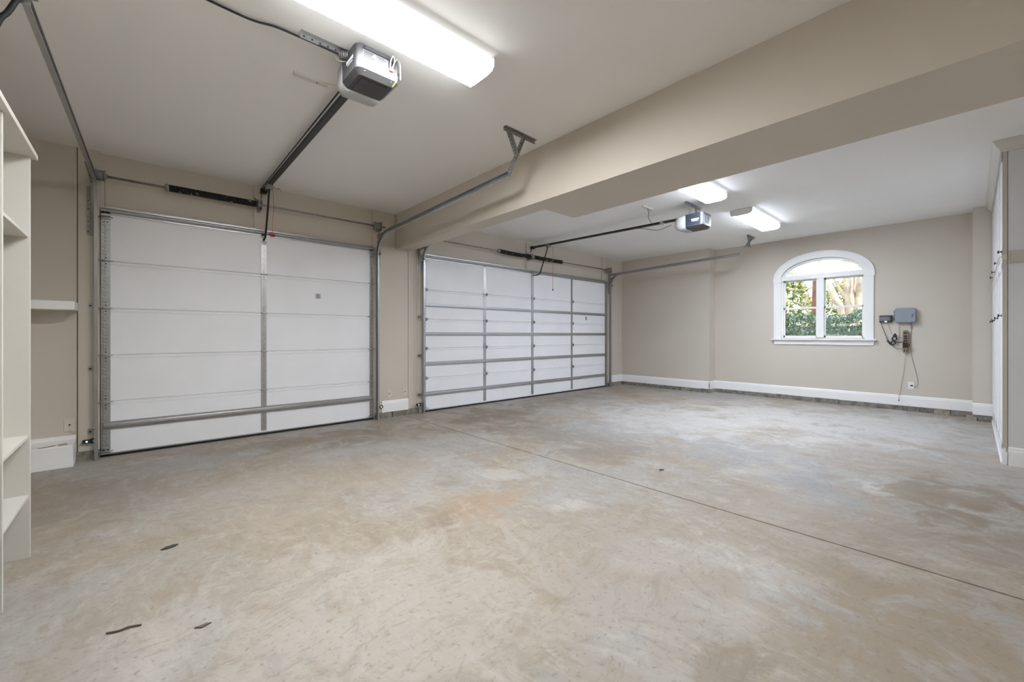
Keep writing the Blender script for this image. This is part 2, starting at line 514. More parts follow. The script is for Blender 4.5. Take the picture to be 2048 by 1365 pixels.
struct('trim_8', MB().box(-0.46, -0.29, 5.70, 5.75, 0, .082), M['block'])

# baseboards: flat board with a stepped, moulded cap
def base_profile(face, d, z0=.079, z1=.244):
    s = 1 if d > 0 else -1
    t = .016 * s
    return [(face, z0), (face - t, z0), (face - t, z1 - .035), (face - t * .8, z1 - .028), (face - t * .8, z1 - .014), (face - t * .45, z1 - .004), (face, z1)]
def baseboard(name, segs):
    mb = MB()
    for axis, a0, a1, face, d in segs:
        if axis == 'x': mb.prism('x', base_profile(face, d), a0, a1)     # runs along x, profile in (y, z)
        else: mb.prism('y', base_profile(face, d), a0, a1)
    return struct(name, mb, M['trim'])
baseboard('baseboard_right', [('y', 3.63, 5.72, XP, 1), ('y', 0.0, 3.645, XR, 1), ('y', -.186, 0.0, XP, 1), ('x', XP - .016, XR, 3.645, 1), ])
baseboard('baseboard_front', [('x', 2.60, 3.02, 5.715, 1), ('x', 8.20, XP, 5.735, 1)])
# boxed-in stem wall with its baseboard, left corner
mb = MB()
mb.prism('x', [(5.735, 0.0), (5.468, 0.0), (5.468, .192), (5.475, .20), (5.62, .205), (5.70, .212), (5.717, .215), (5.717, .235), (5.735, .247)], XL, -0.452)
mb.box(XL, -.447, 5.462, 5.48, 0.004, .06)
for (x0, x1, y, z) in ((-.665, -.60, 5.49, .2022), (-.545, -.49, 5.50, .2023), (-.55, -.50, 5.55, .204), (-.60, -.57, 5.52, .2032)):
    mb.bar((x0, y, z), (x1, y + .02, z + .001), .014, .002, 1)
struct('baseboard_left', mb, [M['trim'], M['scuff']])

# ------------------------------------------------------------------ window
win = bpy.data.objects.new('window_1', None); COL.objects.link(win); win.location = (XR, wyc, WZ0); win['kind'] = 'structure'
mb = MB()
# side casings with a routed line, imposts, and the arched head casing
for y0, y1 in ((1.09, WY0 + .005), (WY1 - .005, 2.545)):
    mb.box(XR - .02, XR + .005, y0, y1, 1.12, 2.215)
    mb.box(XR - .026, XR, y0 + (.005 if y0 < 2 else .085), y0 + (.03 if y0 < 2 else .11), 1.12, 2.215)
    mb.box(XR - .032, XR + .005, y0 - .012, y1 + .006, 2.195, 2.265)
n = 32
for (ro, zo, ri, zi, d) in ((.735, .452, .61, .335, .02), (.735, .452, .705, .425, .028)):
    O = ell(ro, zo, n, 2.255); I = ell(ri, zi, n, 2.255)
    for i in range(n):
        mb.prism('x', [O[i], O[i + 1], I[i + 1], I[i]], XR - d, XR + .005)
obj('casing', mb, M['trim'], win)
mb = MB().box(XR - .07, XR + .05, 1.055, 2.575, 1.112, 1.135)
obj('stool', mb, M['trim'], win, bev=.005)
mb = MB().prism('x', [(1.085, 1.112), (2.545, 1.112), (2.535, 1.03), (1.095, 1.03)], XR - .022, XR)
obj('apron', mb, M['trim'], win, bev=.003)
mb = MB()
fx0, fx1 = XR + .06, XR + .12
mb.box(fx0 - .05, fx1, WY0, WY0 + .03, WZ0 - .02, 2.26).box(fx0 - .05, fx1, WY1 - .03, WY1, WZ0 - .02, 2.26)
mb.box(fx0 - .05, fx1, 1.775, 1.875, WZ0 - .02, 2.24)
mb.box(fx0 - .06, fx1, WY0, WY1, 2.225, 2.305)
mb.box(fx0 - .05, fx1, WY0, WY1, WZ0 - .02, WZ0 + .008)
O = ell((WY1 - WY0) / 2, WR, n); I = ell((WY1 - WY0) / 2 - .03, WR - .03, n)
for i in range(n):
    mb.prism('x', [O[i], O[i + 1], I[i + 1], I[i]], fx0 - .02, fx1)
obj('frame', mb, M['trim'], win)
for y0, y1 in ((1.23, 1.775), (1.875, 2.40)):
    for z0, z1, dx in ((1.158, 1.71, 0.0), (1.69, 2.225, .025)):
        mb = MB()
        x0, x1 = fx0 + dx, fx0 + dx + .022
        b_ = .022
        mb.box(x0, x1, y0, y0 + b_, z0, z1).box(x0, x1, y1 - b_, y1, z0, z1)
        mb.box(x0, x1, y0, y1, z1 - .028, z1).box(x0, x1, y0, y1, z0, z0 + (.034 if dx == 0 else .028))
        s_ = obj('sash', mb, M['white'], win)
        obj('pane', MB().box(x0 + .009, x0 + .012, y0 + b_, y1 - b_, z0 + .028, z1 - .028), M['glass'], s_)
mb = MB().prism('x', ell((WY1 - WY0) / 2 - .025, WR - .025, n, 2.28), fx0 + .02, fx0 + .024)
obj('arched_pane', mb, M['frost'], win)

# ------------------------------------------------------------------ outside the window
struct('ground_outside', MB().box(XR + .2, 40, -15, 25, -.3, -.1), M['lawn'])
def leaves(mb, n, sampler, size, mi=0):
    for _ in range(n):
        c = Vector(sampler())
        a = Vector((random.gauss(0, 1), random.gauss(0, 1), random.gauss(0, 1))).normalized()
        b = a.orthogonal().normalized()
        b.rotate(Matrix.Rotation(random.uniform(0, 2 * PI), 3, a))
        k = a.cross(b)
        s = size * random.uniform(.6, 1.3)
        v = [mb.bm.verts.new(c + b * s), mb.bm.verts.new(c + k * s * .45 + a * s * .2), mb.bm.verts.new(c - b * s), mb.bm.verts.new(c - k * s * .45 + a * s * .2)]
        mb._f([v[0], v[1], v[2]], mi); mb._f([v[0], v[2], v[3]], mi)
random.seed(11)
mb = MB()
def hs():
    y = random.uniform(.2, 5.2)
    top = 1.60 + .06 * math.sin(y * 5) + .04 * math.sin(y * 13)
    if random.random() < .35: return (random.uniform(11.0, 12.0), y, top + random.uniform(-.12, .05))
    return (11.0 + abs(random.gauss(0, .12)) + .08 * math.sin(y * 9), y, random.uniform(-.05, top))
leaves(mb, 15000, hs, .038)
mb.box(11.35, 11.95, .2, 5.2, -.1, 1.40)
tag(obj('hedge', mb, M['hedge'], origin=(11.4, 2.7, -.1)), 'clipped leafy hedge with bluish green top outside the arched window', 'hedge')
def bush(x, y, rx, ry, zt, n, label):
    mb = MB()
    def smp():
        t, u = random.uniform(0, 2 * PI), random.random()
        z = u * zt
        k = math.sqrt(max(.06, 1 - (u * 1.02) ** 2 * .92)) * random.uniform(.75, 1.05)
        return (x + rx * k * math.cos(t), y + ry * k * math.sin(t), z - .1 + random.uniform(0, .25))
    leaves(mb, n, smp, .085)
    mb.tube([(x, y, -.1), (x + .05, y, zt * .5), (x, y + .1, zt * .85)], [.07, .05, .02], 8, 1)
    tag(obj('leafy_shrub', mb, [M['leafy'], M['redbark']], origin=(x, y, -.1)), label, 'shrub', 'shrubs beyond the hedge')
bush(16.6, 4.3, 1.1, 1.0, 3.3, 2600, 'yellow green shrub behind the hedge, seen through the upper pane beside the red trunk')
bush(18.9, 3.2, 1.1, 1.1, 3.0, 2400, 'yellow green shrub behind the pale forked tree outside the window')
bush(16.8, 1.9, 1.0, 1.0, 2.9, 2000, 'yellow green shrub filling the gap past the last pale trunk')
random.seed(5)
t = thing('crape_myrtle', 'pale smooth barked tree with several leaning trunks behind the hedge', 'tree', (13, 2.0, -.1))
for pts, r in ((((13.1, 2.02, -.1), (13, 2.15, 1.7), (13, 2.30, 2.1), (13, 2.47, 2.6), (13.1, 2.75, 3.6)), .11),
               (((13, 1.98, -.1), (13, 2.0, 1.7), (13, 2.03, 2.3), (13, 2.07, 2.6), (13, 2.1, 3.6)), .13),
               (((13, 1.9, -.1), (13, 1.86, 1.75), (13, 1.84, 2.2), (12.9, 1.81, 2.6), (12.8, 1.7, 3.6)), .10),
               (((13.3, 1.85, -.1), (13.4, 1.72, 1.7), (13.4, 1.70, 2.6), (13.4, 1.6, 3.4)), .06)):
    k = len(pts) * 6 - 5
    obj('trunk', MB().tube(smooth(pts), [r * (1 - .5 * i / k) for i in range(k)], 10), M['bark'], t)
for pts in (((13, 2.02, 2.0), (13.1, 2.2, 2.3), (13.2, 2.35, 2.6), (13.2, 2.5, 3.0)), ((13, 1.86, 1.9), (13.1, 1.93, 2.3), (13.1, 1.95, 2.7)), ((13, 1.88, 1.75), (12.9, 1.98, 2.05), (12.9, 1.95, 2.5))):
    k = len(pts) * 6 - 5
    obj('branch', MB().tube(smooth(pts), [.045 * (1 - .6 * i / k) for i in range(k)], 8), M['bark'], t)
t = thing('young_tree', 'young tree with red brown trunk and bare pale branches outside the left pane', 'tree', (13.4, 2.85, -.1))
obj('trunk', MB().tube(smooth([(13.4, 2.84, -.1), (13.4, 2.83, 1.8), (13.4, 2.81, 2.6), (13.4, 2.80, 2.8)]), [.055] * 19, 8), M['redbark'], t)
for pts in (((13.4, 2.83, 1.6), (13.3, 3.05, 1.98), (13.3, 3.2, 2.1)), ((13.3, 3.02, 1.9), (13.3, 2.97, 2.2), (13.3, 2.92, 2.35)), ((13.4, 2.81, 2.5), (13.3, 3.1, 2.42), (13.3, 3.4, 2.5))):
    obj('branch', MB().tube(smooth(pts), .022, 6), M['bark'], t)

# ------------------------------------------------------------------ garage doors
DF = 5.72      # inside face of the door sections
def stile_plate(mb, x0, x1, z0, z1, y, end=0):
    """galvanised reinforcing plate on one section: fixing holes, slots on end stiles."""
    mb.box(x0, x1, y - .004, y + .012, z0, z1)
    xc = (x0 + x1) / 2
    z = z0 + .05
    i = 0
    while z < z1 - .04:
        mb.disc((xc + (.004 if i % 2 else -.002), y - .0045, z), 'y', .0035, .0008, 8, 1)
        if end and i % 2 == 0:
            xs = x0 + .018 if end < 0 else x1 - .018
            mb.box(xs - .010, xs + .010, y - .0055, y, z - .009, z + .004, 2)
            mb.box(xs - .010, xs + .010, y - .006, y, z + .004, z + .007, 1)
        z += .035
        i += 1
def strut_profile(y, z, d=.045, h=.055):
    """hat-shaped reinforcing bar: flange, rounded nose, flange (in y, z)."""
    return [(y, z + h / 2 + .014), (y - .003, z + h / 2 + .014), (y - .003, z + h / 2 - .004), (y - d + .012, z + h / 2 - .012), (y - d, z + h / 2 - .026), (y - d, z - h / 2 + .02),
            (y - d + .012, z - h / 2 + .006), (y - .003, z - h / 2 + .004), (y - .003, z - h / 2 - .012), (y, z - h / 2 - .012)]
def garage_door(x0, x1, seams, centre, ends, struts, label, warn, hinge_kind):
    t = thing('garage_door', label, 'garage door', ((x0 + x1) / 2, DF + .02, 0))
    zs = [.022] + seams + [2.43]
    for i in range(len(zs) - 1):
        a, c = zs[i], zs[i + 1]
        F = DF
        prof = [(F + .036, a), (F + .012, a), (F + .006, a + .004), (F, a + .008), (F, c - .040), (F + .007, c - .0375), (F + .007, c - .032), (F - .002, c - .030), (F - .002, c - .007), (F + .006, c - .004), (F + .012, c - .001), (F + .036, c - .001)]
        obj('door_section', MB().prism('x', prof, x0, x1), M['door'], t)
    F = DF - .001
    for k, (e0, e1) in enumerate(ends):
        mb = MB()
        for i in range(len(zs) - 1):
            stile_plate(mb, e0, e1, zs[i] + .004, zs[i + 1] - .006, F, -1 if k == 0 else 1)
        obj('end_stile', mb, [M['galv'], M['hole'], M['slot']], t)
    for (e0, e1) in centre:
        mb = MB()
        for i in range(len(zs) - 1):
            stile_plate(mb, e0, e1, zs[i] + (.03 if i == 0 else .004), zs[i + 1] - .006, F)
        obj('centre_stile', mb, [M['galv'], M['hole'], M['slot']], t)
    # hinges at each seam, on every stile
    for z in seams:
        for (e0, e1) in list(centre) + list(ends):
            xc = (e0 + e1) / 2
            w = (e1 - e0) * .42
            mb = MB()
            for s in (1, -1):
                pts = [(xc - w, z + s * .004), (xc + w, z + s * .004), (xc + w * .95, z + s * .035), (xc + w * .4, z + s * .078), (xc - w * .4, z + s * .078), (xc - w * .95, z + s * .035)]
                mb.prism('y', pts, F - .0085, F - .003)
                mb.disc((xc, F - .009, z + s * .030), 'y', .006, .003, 8, 1)
                mb.disc((xc, F - .009, z + s * .060), 'y', .005, .003, 8, 1)
            mb.cyl((e0 - .004, F - .014, z), (e1 + .004, F - .014, z), .008, 10)
            if hinge_kind and (e0, e1) not in ends[1:]:
                for q in (e1 - .006, e1 + .014):
                    mb.prism('x', [(F - .004, z + .03), (F - .03, z + .012), (F - .03, z - .012), (F - .004, z - .03)], q, q + .004)
                mb.cyl((e1 - .006, F - .022, z), (e1 + .022, F - .022, z), .009, 10)
            obj('hinge', mb, [M['galv'], M['hole']], t)
    # rollers in the tracks
    for z in seams + [2.36, .06]:
        for k, (e0, e1) in enumerate(ends):
            xo = x0 if k == 0 else x1
            s = -1 if k == 0 else 1
            mb = MB().cyl((xo - s * .09, F - .03, z), (xo + s * .02, F - .03, z), .0055, 10)
            obj('roller', mb, M['galv'], t)
    # top fixtures and bottom brackets
    for k, (e0, e1) in enumerate(ends):
        mb = MB().box(e0 + .004, e1 - .002, F - .012, F - .002, 2.29, 2.40)
        mb.box(e0 + .008, e1 + .004, F - .045, F - .010, 2.345, 2.352).box(e0 + .008, e1 + .004, F - .045, F - .010, 2.372, 2.379)
        mb.disc(((e0 + e1) / 2 - .012, F - .013, 2.315), 'y', .006, .002, 8, 1).disc(((e0 + e1) / 2 + .012, F - .013, 2.315), 'y', .006, .002, 8, 1)
        obj('top_bracket', mb, [M['galv'], M['hole']], t)
        mb = MB().box(e0 + .002, e1 - .002, F - .008, F, .036, .09).box(e0 - .004, e1 + .006, F - .04, F - .004, .034, .042).box(e0, e1 + .002, F - .03, F - .004, .086, .091)
        for q in (-.014, .016):
            mb.disc(((e0 + e1) / 2 + q, F - .0085, .066), 'y', .008, .0015, 10, 1)
        obj('bottom_bracket', mb, [M['galv'], M['hole']], t)
    for z in struts:
        obj('strut', MB().prism('x', strut_profile(F - .003, z, .040 if hinge_kind else .045, .030 if hinge_kind else .05), x0 + .02, x1 - .01), M['galv'], t)
    obj('top_strut', MB().prism('x', [(p[0], p[1]) for p in strut_profile(F - .001, 2.434, .05, .05)], x0 + .002, x1 - .002), M['galv'], t)
    mb = MB().prism('x', [(F - .012, .022), (F + .03, .022), (F + .03, .004), (F + .01, .0005), (F - .008, .004)], x0, x1)
    obj('bottom_seal', mb, M['rubber'], t)
    obj('bottom_rail', MB().box(x0, x1, F - .006, F + .03, .020, .034), M['galv'], t)
    wx, wz, ww, wh = warn
    mb = MB().box(wx - ww, wx + ww, DF - .0016, DF + .001, wz - wh, wz + wh)
    random.seed(4)
    for i in range(5):
        zz = wz + wh * (.55 - .32 * i)
        k = ww * random.uniform(.45, .85)
        mb.box(wx - k, wx + k, DF - .0022, DF, zz - wh * .07, zz + wh * .07, 1)
    mb.disc((wx, DF - .002, wz + wh * .85), 'y', wh * .13, .0006, 8, 1)
    mb.box(wx - ww * .8, wx + ww * .9, DF - .0024, DF, wz - wh * 1.0, wz - wh * .88, 1)
    obj('warning_label', mb, [mat('grey_label', (.60, .60, .60), .6), M['ink']], t)
    return t
D1 = (-.285, 2.478)
D2 = (3.275, 8.112)
garage_door(*D1, [.542, 1.004, 1.466, 1.934], [(1.084, 1.142)], [(-.283, -.216), (2.424, 2.476)], [.305],
            'narrower white sectional garage door with one centre stile and a single low bar', (1.733, 1.713, .038, .032), 0)
garage_door(*D2, [.529, .994, 1.452, 1.915], [(4.467, 4.528), (5.640, 5.705), (6.826, 6.883)], [(3.277, 3.325), (8.047, 8.110)], [.282, .752, 1.22, 1.672],
            'wider white sectional garage door with three centre stiles and four bars', (7.35, 1.575, .035, .04), 1)

# ------------------------------------------------------------------ door tracks
def sweep_track(mb, pts, s):
    """C-channel swept along a path that lies close to a plane x = const; s = +1 when the web is on the +x side."""
    P = [Vector(p) for p in pts]
    prof = [(0, -.026), (.024, -.026), (.024, .026), (0, .026), (0, .019), (.003, .019), (.003, .0235), (.021, .022), (.021, -.022), (.003, -.0235), (.003, -.019), (0, -.019)]
    rings = []
    for i, p in enumerate(P):
        t = (P[min(i + 1, len(P) - 1)] - P[max(i - 1, 0)]).normalized()
        X = Vector((s, 0, 0))
        nrm = t.cross(X).normalized()
        rings.append([p + X * a + nrm * b for a, b in prof])
    mb.loft(rings)
    return mb
def perforated(mb, p0, p1, w, upv, hole_axis='y', n=8):
    """slotted angle iron between two points."""
    a, c = Vector(p0), Vector(p1)
    mb.bar(a, c, .003, w, 0, upv)
    t = (c - a).normalized()
    side = t.cross(Vector(upv)).normalized()
    u = side.cross(t)
    mb.bar(a + u * w / 2 + side * w / 2, c + u * w / 2 + side * w / 2, w, .003, 0, upv)
    for i in range(n):
        q = a.lerp(c, (i + .5) / n)
        mb.cyl(q - side * .0024, q + side * .0024, .0055, 8, mi=1)
def door_track(x, flare, s, zh, ye, ze, label, clips, hang, flag_bright=False, hang_x=None):
    yv = 5.635
    R = .30
    t = thing('door_track', label, 'track', (x, yv, 0), 'overhead door tracks')
    mb = MB()
    sweep_track(mb, [(x, yv, .004), (x, yv, .9), (x, yv, 1.8), (x, yv, zh - R)], s)
    obj('vertical_rail', mb, M['track'], t)
    mb = MB()
    pts = [(x, yv - R + R * math.cos(a), zh - R + R * math.sin(a)) for a in [PI / 2 * i / 12 for i in range(13)]]
    y0 = yv - R
    for i in range(1, 7):
        k = i / 6
        pts.append((x + flare * k, y0 + (ye - y0) * k, zh + (ze - zh) * k))
    sweep_track(mb, pts, s)
    obj('horizontal_rail', mb, M['track'], t)
    # angle that stiffens the start of the horizontal run, and the flag plate on the wall
    xo = x + s * .027
    mb = MB().prism('x', [(5.70, zh + .02), (5.70, zh - .03), (5.05, zh - .012), (5.02, zh + .02)], xo, xo + s * .003)
    mb.box(min(xo, xo + s * .025), max(xo, xo + s * .025), 5.05, 5.70, zh + .017, zh + .02)
    obj('stiffener', mb, M['galvdark'], t)
    xo2 = x + s * .052
    mb = MB().box(min(xo2, xo2 + s * .030), max(xo2, xo2 + s * .030), 5.708, 5.712, 2.17, zh - .02)
    mb.box(min(xo2, xo2 + s * .003), max(xo2, xo2 + s * .003), 5.665, 5.712, 2.17, zh - .02)
    mb.bar((xo + s * .002, 5.69, zh - .10), (xo + s * .002, 5.56, zh - .075), .003, .035, 0)
    mb.bar((xo + s * .002, 5.57, 2.36), (xo + s * .030, 5.70, 2.33), .003, .03, 0)
    for z in (2.2, 2.3, 2.42, 2.5):
        mb.disc((xo2 + s * .018, 5.7075, z), 'y', .005, .001, 8, 1)
    obj('flag_bracket', mb, [M['galv'] if flag_bright else M['galvdark'], M['hole']], t)
    for z in clips:
        xa = x + s * .048
        mb = MB().box(xa - .024, xa + .024, 5.705, 5.712, z - .022, z + .022)
        mb.box(min(x + s * .024, x + s * .03), max(x + s * .024, x + s * .03), 5.62, 5.71, z - .02, z + .02)
        mb.disc((xa + s * .008, 5.703, z - .004), 'y', .008, .003, 8, 1)
        obj('wall_clip', mb, [M['galv'], M['hole']], t)
    if hang:
        hx = hang_x
        xe = x + flare
        mb = MB()
        perforated(mb, (hx - .20, 2.70, ZC - .016), (hx + .19, 2.71, ZC - .016), .032, (0, 0, 1), n=14)
        perforated(mb, (hx - .16, 2.695, ZC - .02), (hx - .02, 2.735, 2.80), .030, (1, 0, 0), n=8)
        perforated(mb, (hx + .03, 2.70, ZC - .02), (xe + .012, ye + .012, ze + .01), .026, (1, 0, 0), n=12)
        obj('hanger_bracket', mb, [M['galvdark'], M['slot']], t)
        mb = MB().box(xe - .004 if s > 0 else xe - .03, xe + .03 if s > 0 else xe + .004, ye - .003, ye, ze - .028, ze + .028)
        mb.cyl((xe + s * .012, ye - .01, ze + .012), (xe + s * .012, ye + .03, ze + .012), .006, 8)
        obj('end_stop', mb, M['track'], t)
    return t
door_track(-.300, -.066, -1, 2.66, 2.82, 2.70, 'overhead door track running above the white shelves in the corner', [1.49, .88, .27], True, hang_x=-.42)
door_track(2.497, .003, 1, 2.62, 2.83, 2.68, 'overhead door track beside the dropped beam, ending in a triangular hanger', [], True, hang_x=2.53)
door_track(3.252, -.0, -1, 2.62, 3.2, 2.68, 'overhead door track rising behind the dropped beam at the wider door', [1.483, .885, .28], False, True)
door_track(8.135, .0, 1, 2.61, 2.83, 2.683, 'overhead door track nearest the arched window', [], True, hang_x=8.28)

# ------------------------------------------------------------------ torsion shafts
def helix(x0, x1, yc, zc, r, wire, sag=0.0):
    turns = int((x1 - x0) / (wire * 1.9))
    n = turns * 10
    pts = []
    for i in range(n + 1):
        k = i / n
        a = 2 * PI * turns * k
        pts.append((x0 + (x1 - x0) * k, yc + r * math.cos(a), zc + r * math.sin(a) - sag * math.sin(PI * k)))
    return pts
def torsion(x0, x1, zc, springs, bearing, drums, label):
    y = 5.625
    t = thing('torsion_shaft', label, 'spring shaft', ((x0 + x1) / 2, y, zc), 'torsion shafts above the doors')
    obj('shaft', MB().cyl((x0, y, zc), (x1, y, zc), .0125, 12), M['galvdark'], t)
    for a, c, sag in springs:
        s_ = obj('spring', MB().tube(helix(a, c, y, zc, .031, .0075, sag), .0072, 5), M['spring'], t)
        for xx in (a - .012, c + .002):
            mb = MB()
            mb.cyl((xx - .02, y, zc), (xx + .022, y, zc), .034, 14)
            for k in range(4):
                aa = k * PI / 2 + .6
                mb.cyl((xx, y + .034 * math.cos(aa), zc + .034 * math.sin(aa)), (xx, y + .044 * math.cos(aa), zc + .044 * math.sin(aa)), .006, 6)
            obj('winding_cone', mb, M['galvdark'], s_)
    mb = MB()
    mb.box(bearing - .004, bearing + .004, y - .02, 5.745, zc - .05, zc + .05)
    mb.box(bearing - .03, bearing + .004, 5.728, 5.742, zc - .07, zc + .09)
    mb.bar((bearing - .01, y + .03, zc + .03), (bearing - .06, 5.73, zc + .10), .03, .004)
    mb.cyl((bearing - .008, y, zc), (bearing + .012, y, zc), .03, 14)
    mb.disc((bearing - .016, 5.727, zc - .055), 'y', .007, .002, 8, 1)
    obj('centre_bearing', mb, [M['galvdark'], M['hole']], t)
    for xd, s in drums:
        mb = MB()
        mb.cyl((xd - .03, y, zc), (xd + .03, y, zc), .046, 20)
        mb.cyl((xd - .034, y, zc), (xd - .026, y, zc), .056, 20).cyl((xd + .026, y, zc), (xd + .034, y, zc), .056, 20)
        for k in range(5):
            mb.cyl((xd - .024 + .012 * k - .002, y, zc), (xd - .024 + .012 * k + .002, y, zc), .050, 20, mi=0)
        mb.cyl((xd - .05, y, zc), (xd + .05, y, zc), .022, 14)
        obj('cable_drum', mb, M['galvdark'], t)
        xb = xd + s * .05
        mb = MB().box(min(xb, xb + s * .004), max(xb, xb + s * .004), y - .05, 5.745, zc - .06, zc + .06)
        mb.bar((xb, y + .01, zc - .05), (xb, 5.65, zc - .14), .03, .004, 0, (1, 0, 0))
        obj('end_bearing_plate', mb, M['galvdark'], t)
        obj('lift_cable', MB().tube([(xd - s * .03, y + .046, zc), (xd - s * .03, 5.68, 2.3), (xd - s * .01, 5.685, .06)], .0016, 5), M['galv'], t)
torsion(-.36, 2.62, 2.742, [(.225, 1.035, .0)], 1.075, [(-.283, -1), (2.49, 1)], 'torsion shaft with one black spring above the narrower garage door')
torsion(3.22, 8.20, 2.70, [(4.755, 5.545, .010), (5.615, 6.425, .004)], 5.58, [(3.28, -1), (8.06, 1)], 'torsion shaft with two black springs above the wider garage door')

# ------------------------------------------------------------------ garage door openers
def opener(xc, yr, zt, zb, rail_z0, rail_z1, door_x, arm, label, side_mat, big):
    """xc centre, yr rear face, zt/zb top and lower edge of the housing; rail runs in +y to the wall."""
    t = thing('door_opener', label, 'garage opener', (xc, yr + .12, ZC))
    w, d = .14, .235
    x0, x1, y0, y1 = xc - w, xc + w, yr, yr + d
    zm = zb + .035
    up = rrect(x0, x1, y0, y1, .04, 5)
    up = [(max(x0, p[0]), p[1] if p[1] < (y0 + y1) / 2 else p[1]) for p in up]
    up = arc(x0 + .04, y0 + .04, .04, PI, 1.5 * PI, 6) + arc(x1 - .04, y0 + .04, .04, 1.5 * PI, 2 * PI, 6) + [(x1, y1), (x0, y1)]
    lo = arc(x0 + .05, y0 + .055, .02, PI, 1.5 * PI, 6) + arc(x1 - .05, y0 + .055, .02, 1.5 * PI, 2 * PI, 6) + [(x1 - .03, y1), (x0 + .03, y1)]
    mb = MB()
    mb.loft([[(p[0], p[1], zt) for p in up], [(p[0], p[1], zm) for p in up]], 0)
    body = obj('housing', mb, side_mat, t)
    mb = MB().loft([[(p[0], p[1], zm) for p in up], [(p[0], p[1], zm - .008) for p in up], [(p[0], p[1], zb) for p in lo]], 0)
    mb.box(xc - .085, xc + .085, y0 + .06, y1 - .015, zb - .003, zb + .01)
    mb.cyl((xc - .085, y0 + .010, zm - .012), (xc - .085, y0 + .04, zm - .012), .007, 10, mi=1).cyl((xc + .085, y0 + .010, zm - .012), (xc + .085, y0 + .04, zm - .012), .007, 10, mi=1)
    obj('bottom_cover', mb, [M['dgrey'], M['black']], body)
    # rear metal plate with labels and the outlet side
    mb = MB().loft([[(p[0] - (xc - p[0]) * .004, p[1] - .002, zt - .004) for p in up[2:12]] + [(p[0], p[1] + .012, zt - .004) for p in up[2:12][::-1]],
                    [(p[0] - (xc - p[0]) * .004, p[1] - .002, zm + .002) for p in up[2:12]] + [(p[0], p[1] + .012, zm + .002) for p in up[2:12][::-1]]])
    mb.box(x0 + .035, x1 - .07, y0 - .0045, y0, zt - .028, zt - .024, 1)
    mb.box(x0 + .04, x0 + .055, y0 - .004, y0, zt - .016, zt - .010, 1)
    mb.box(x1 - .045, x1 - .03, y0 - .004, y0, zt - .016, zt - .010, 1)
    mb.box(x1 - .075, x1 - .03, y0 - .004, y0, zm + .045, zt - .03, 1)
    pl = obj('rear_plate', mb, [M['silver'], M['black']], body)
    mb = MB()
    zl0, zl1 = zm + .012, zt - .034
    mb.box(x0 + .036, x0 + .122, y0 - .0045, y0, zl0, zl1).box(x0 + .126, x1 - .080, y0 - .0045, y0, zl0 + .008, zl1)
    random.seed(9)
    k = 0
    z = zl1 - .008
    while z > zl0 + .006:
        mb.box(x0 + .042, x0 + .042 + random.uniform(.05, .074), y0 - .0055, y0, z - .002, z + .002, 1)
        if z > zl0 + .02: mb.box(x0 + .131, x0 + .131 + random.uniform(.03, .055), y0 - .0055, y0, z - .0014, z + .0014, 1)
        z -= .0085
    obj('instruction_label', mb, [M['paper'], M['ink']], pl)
    # printed side label: a bright bar of lettering over a finer line
    mb = MB()
    ys = y0 + .055
    zz = zm + .062
    yy = ys
    while yy < ys + .10:
        k = random.uniform(.007, .012)
        mb.box(x0 - .0012, x0, yy, yy + k, zz, zz + .020 + random.uniform(-.001, .001))
        yy += k + .0012
    yy = ys + .01
    while yy < ys + .085:
        k = random.uniform(.005, .016)
        mb.box(x0 - .0012, x0, yy, yy + k, zz - .014, zz - .008)
        yy += k + .003
    obj('side_label', mb, M['printwhite'], body)
    # lamp lens on the door side, rounded down to the rail
    rings = []
    for k in range(9):
        a = k / 8
        yy = y1 + .001 + .165 * a
        f = math.sqrt(max(0, 1 - a ** 2.6))
        f = .35 + .65 * f
        zt_ = zt - .012 - (zt - zb) * .35 * (1 - f)
        zb_ = zb + .0 - .012 * math.sin(PI * a) + .03 * a * a
        ww = w * (.55 + .45 * f) - .002
        ch = .035
        rings.append([(xc - ww, yy, zt_), (xc - ww, yy, zb_ + ch), (xc - ww + .03, yy, zb_), (xc + ww - .03, yy, zb_), (xc + ww, yy, zb_ + ch), (xc + ww, yy, zt_)])
    obj('lamp_lens', MB().loft(rings, 0, True, True), M['lens'], t)
    # ceiling angle and straps that carry the unit
    mb = MB()
    ya = yr + .20
    perforated(mb, (xc - (.40 if big else .24), ya, ZC - .016), (xc + .24, ya, ZC - .016), .030, (0, 0, 1), n=14)
    for xx in (xc - .10, xc + .10):
        mb.bar((xx, ya, ZC - .01), (xx, ya - .01, zt - .005), .03, .003, 0, (1, 0, 0))
    obj('hanger_bracket', mb, [M['galv'], M['hole']], t)
    # rail with its drive line
    yw = 5.72
    ylens = y1 + .14
    mb = MB()
    a, c = Vector((door_x + (xc - door_x) * .0, ylens - .10, rail_z1)), Vector((door_x, yw - .04, rail_z0))
    q = [(-.022, -.014), (.022, -.014), (.022, .014), (.008, .014), (.008, .019), (-.008, .019), (-.008, .014), (-.022, .014)]
    mb.loft([[a + Vector((i, 0, j)) for i, j in q], [c + Vector((i, 0, j)) for i, j in q]])
    rail = obj('rail', mb, M['blackmetal'], t)
    if big:
        o_ = Vector((-.045, 0, .012))
        obj('drive_line', MB().tube([a + o_, c + o_ * .8], .006, 6), M['blackmetal'], t)
    mb = MB().box(door_x - .03, door_x + .03, yw - .05, yw + .02, rail_z0 - .03, rail_z0 + .022)
    mb.cyl((door_x - .035, yw - .035, rail_z0), (door_x + .035, yw - .035, rail_z0), .018, 12)
    mb.prism('x', [(yw + .03, rail_z0 - .05), (yw + .03, rail_z0 - .15), (yw - .01, rail_z0 - .03)], door_x - .02, door_x - .016)
    obj('header_bracket', mb, M['blackmetal'], t)
    yt = arm[0]
    k = (c.y - yt) / (c.y - a.y)
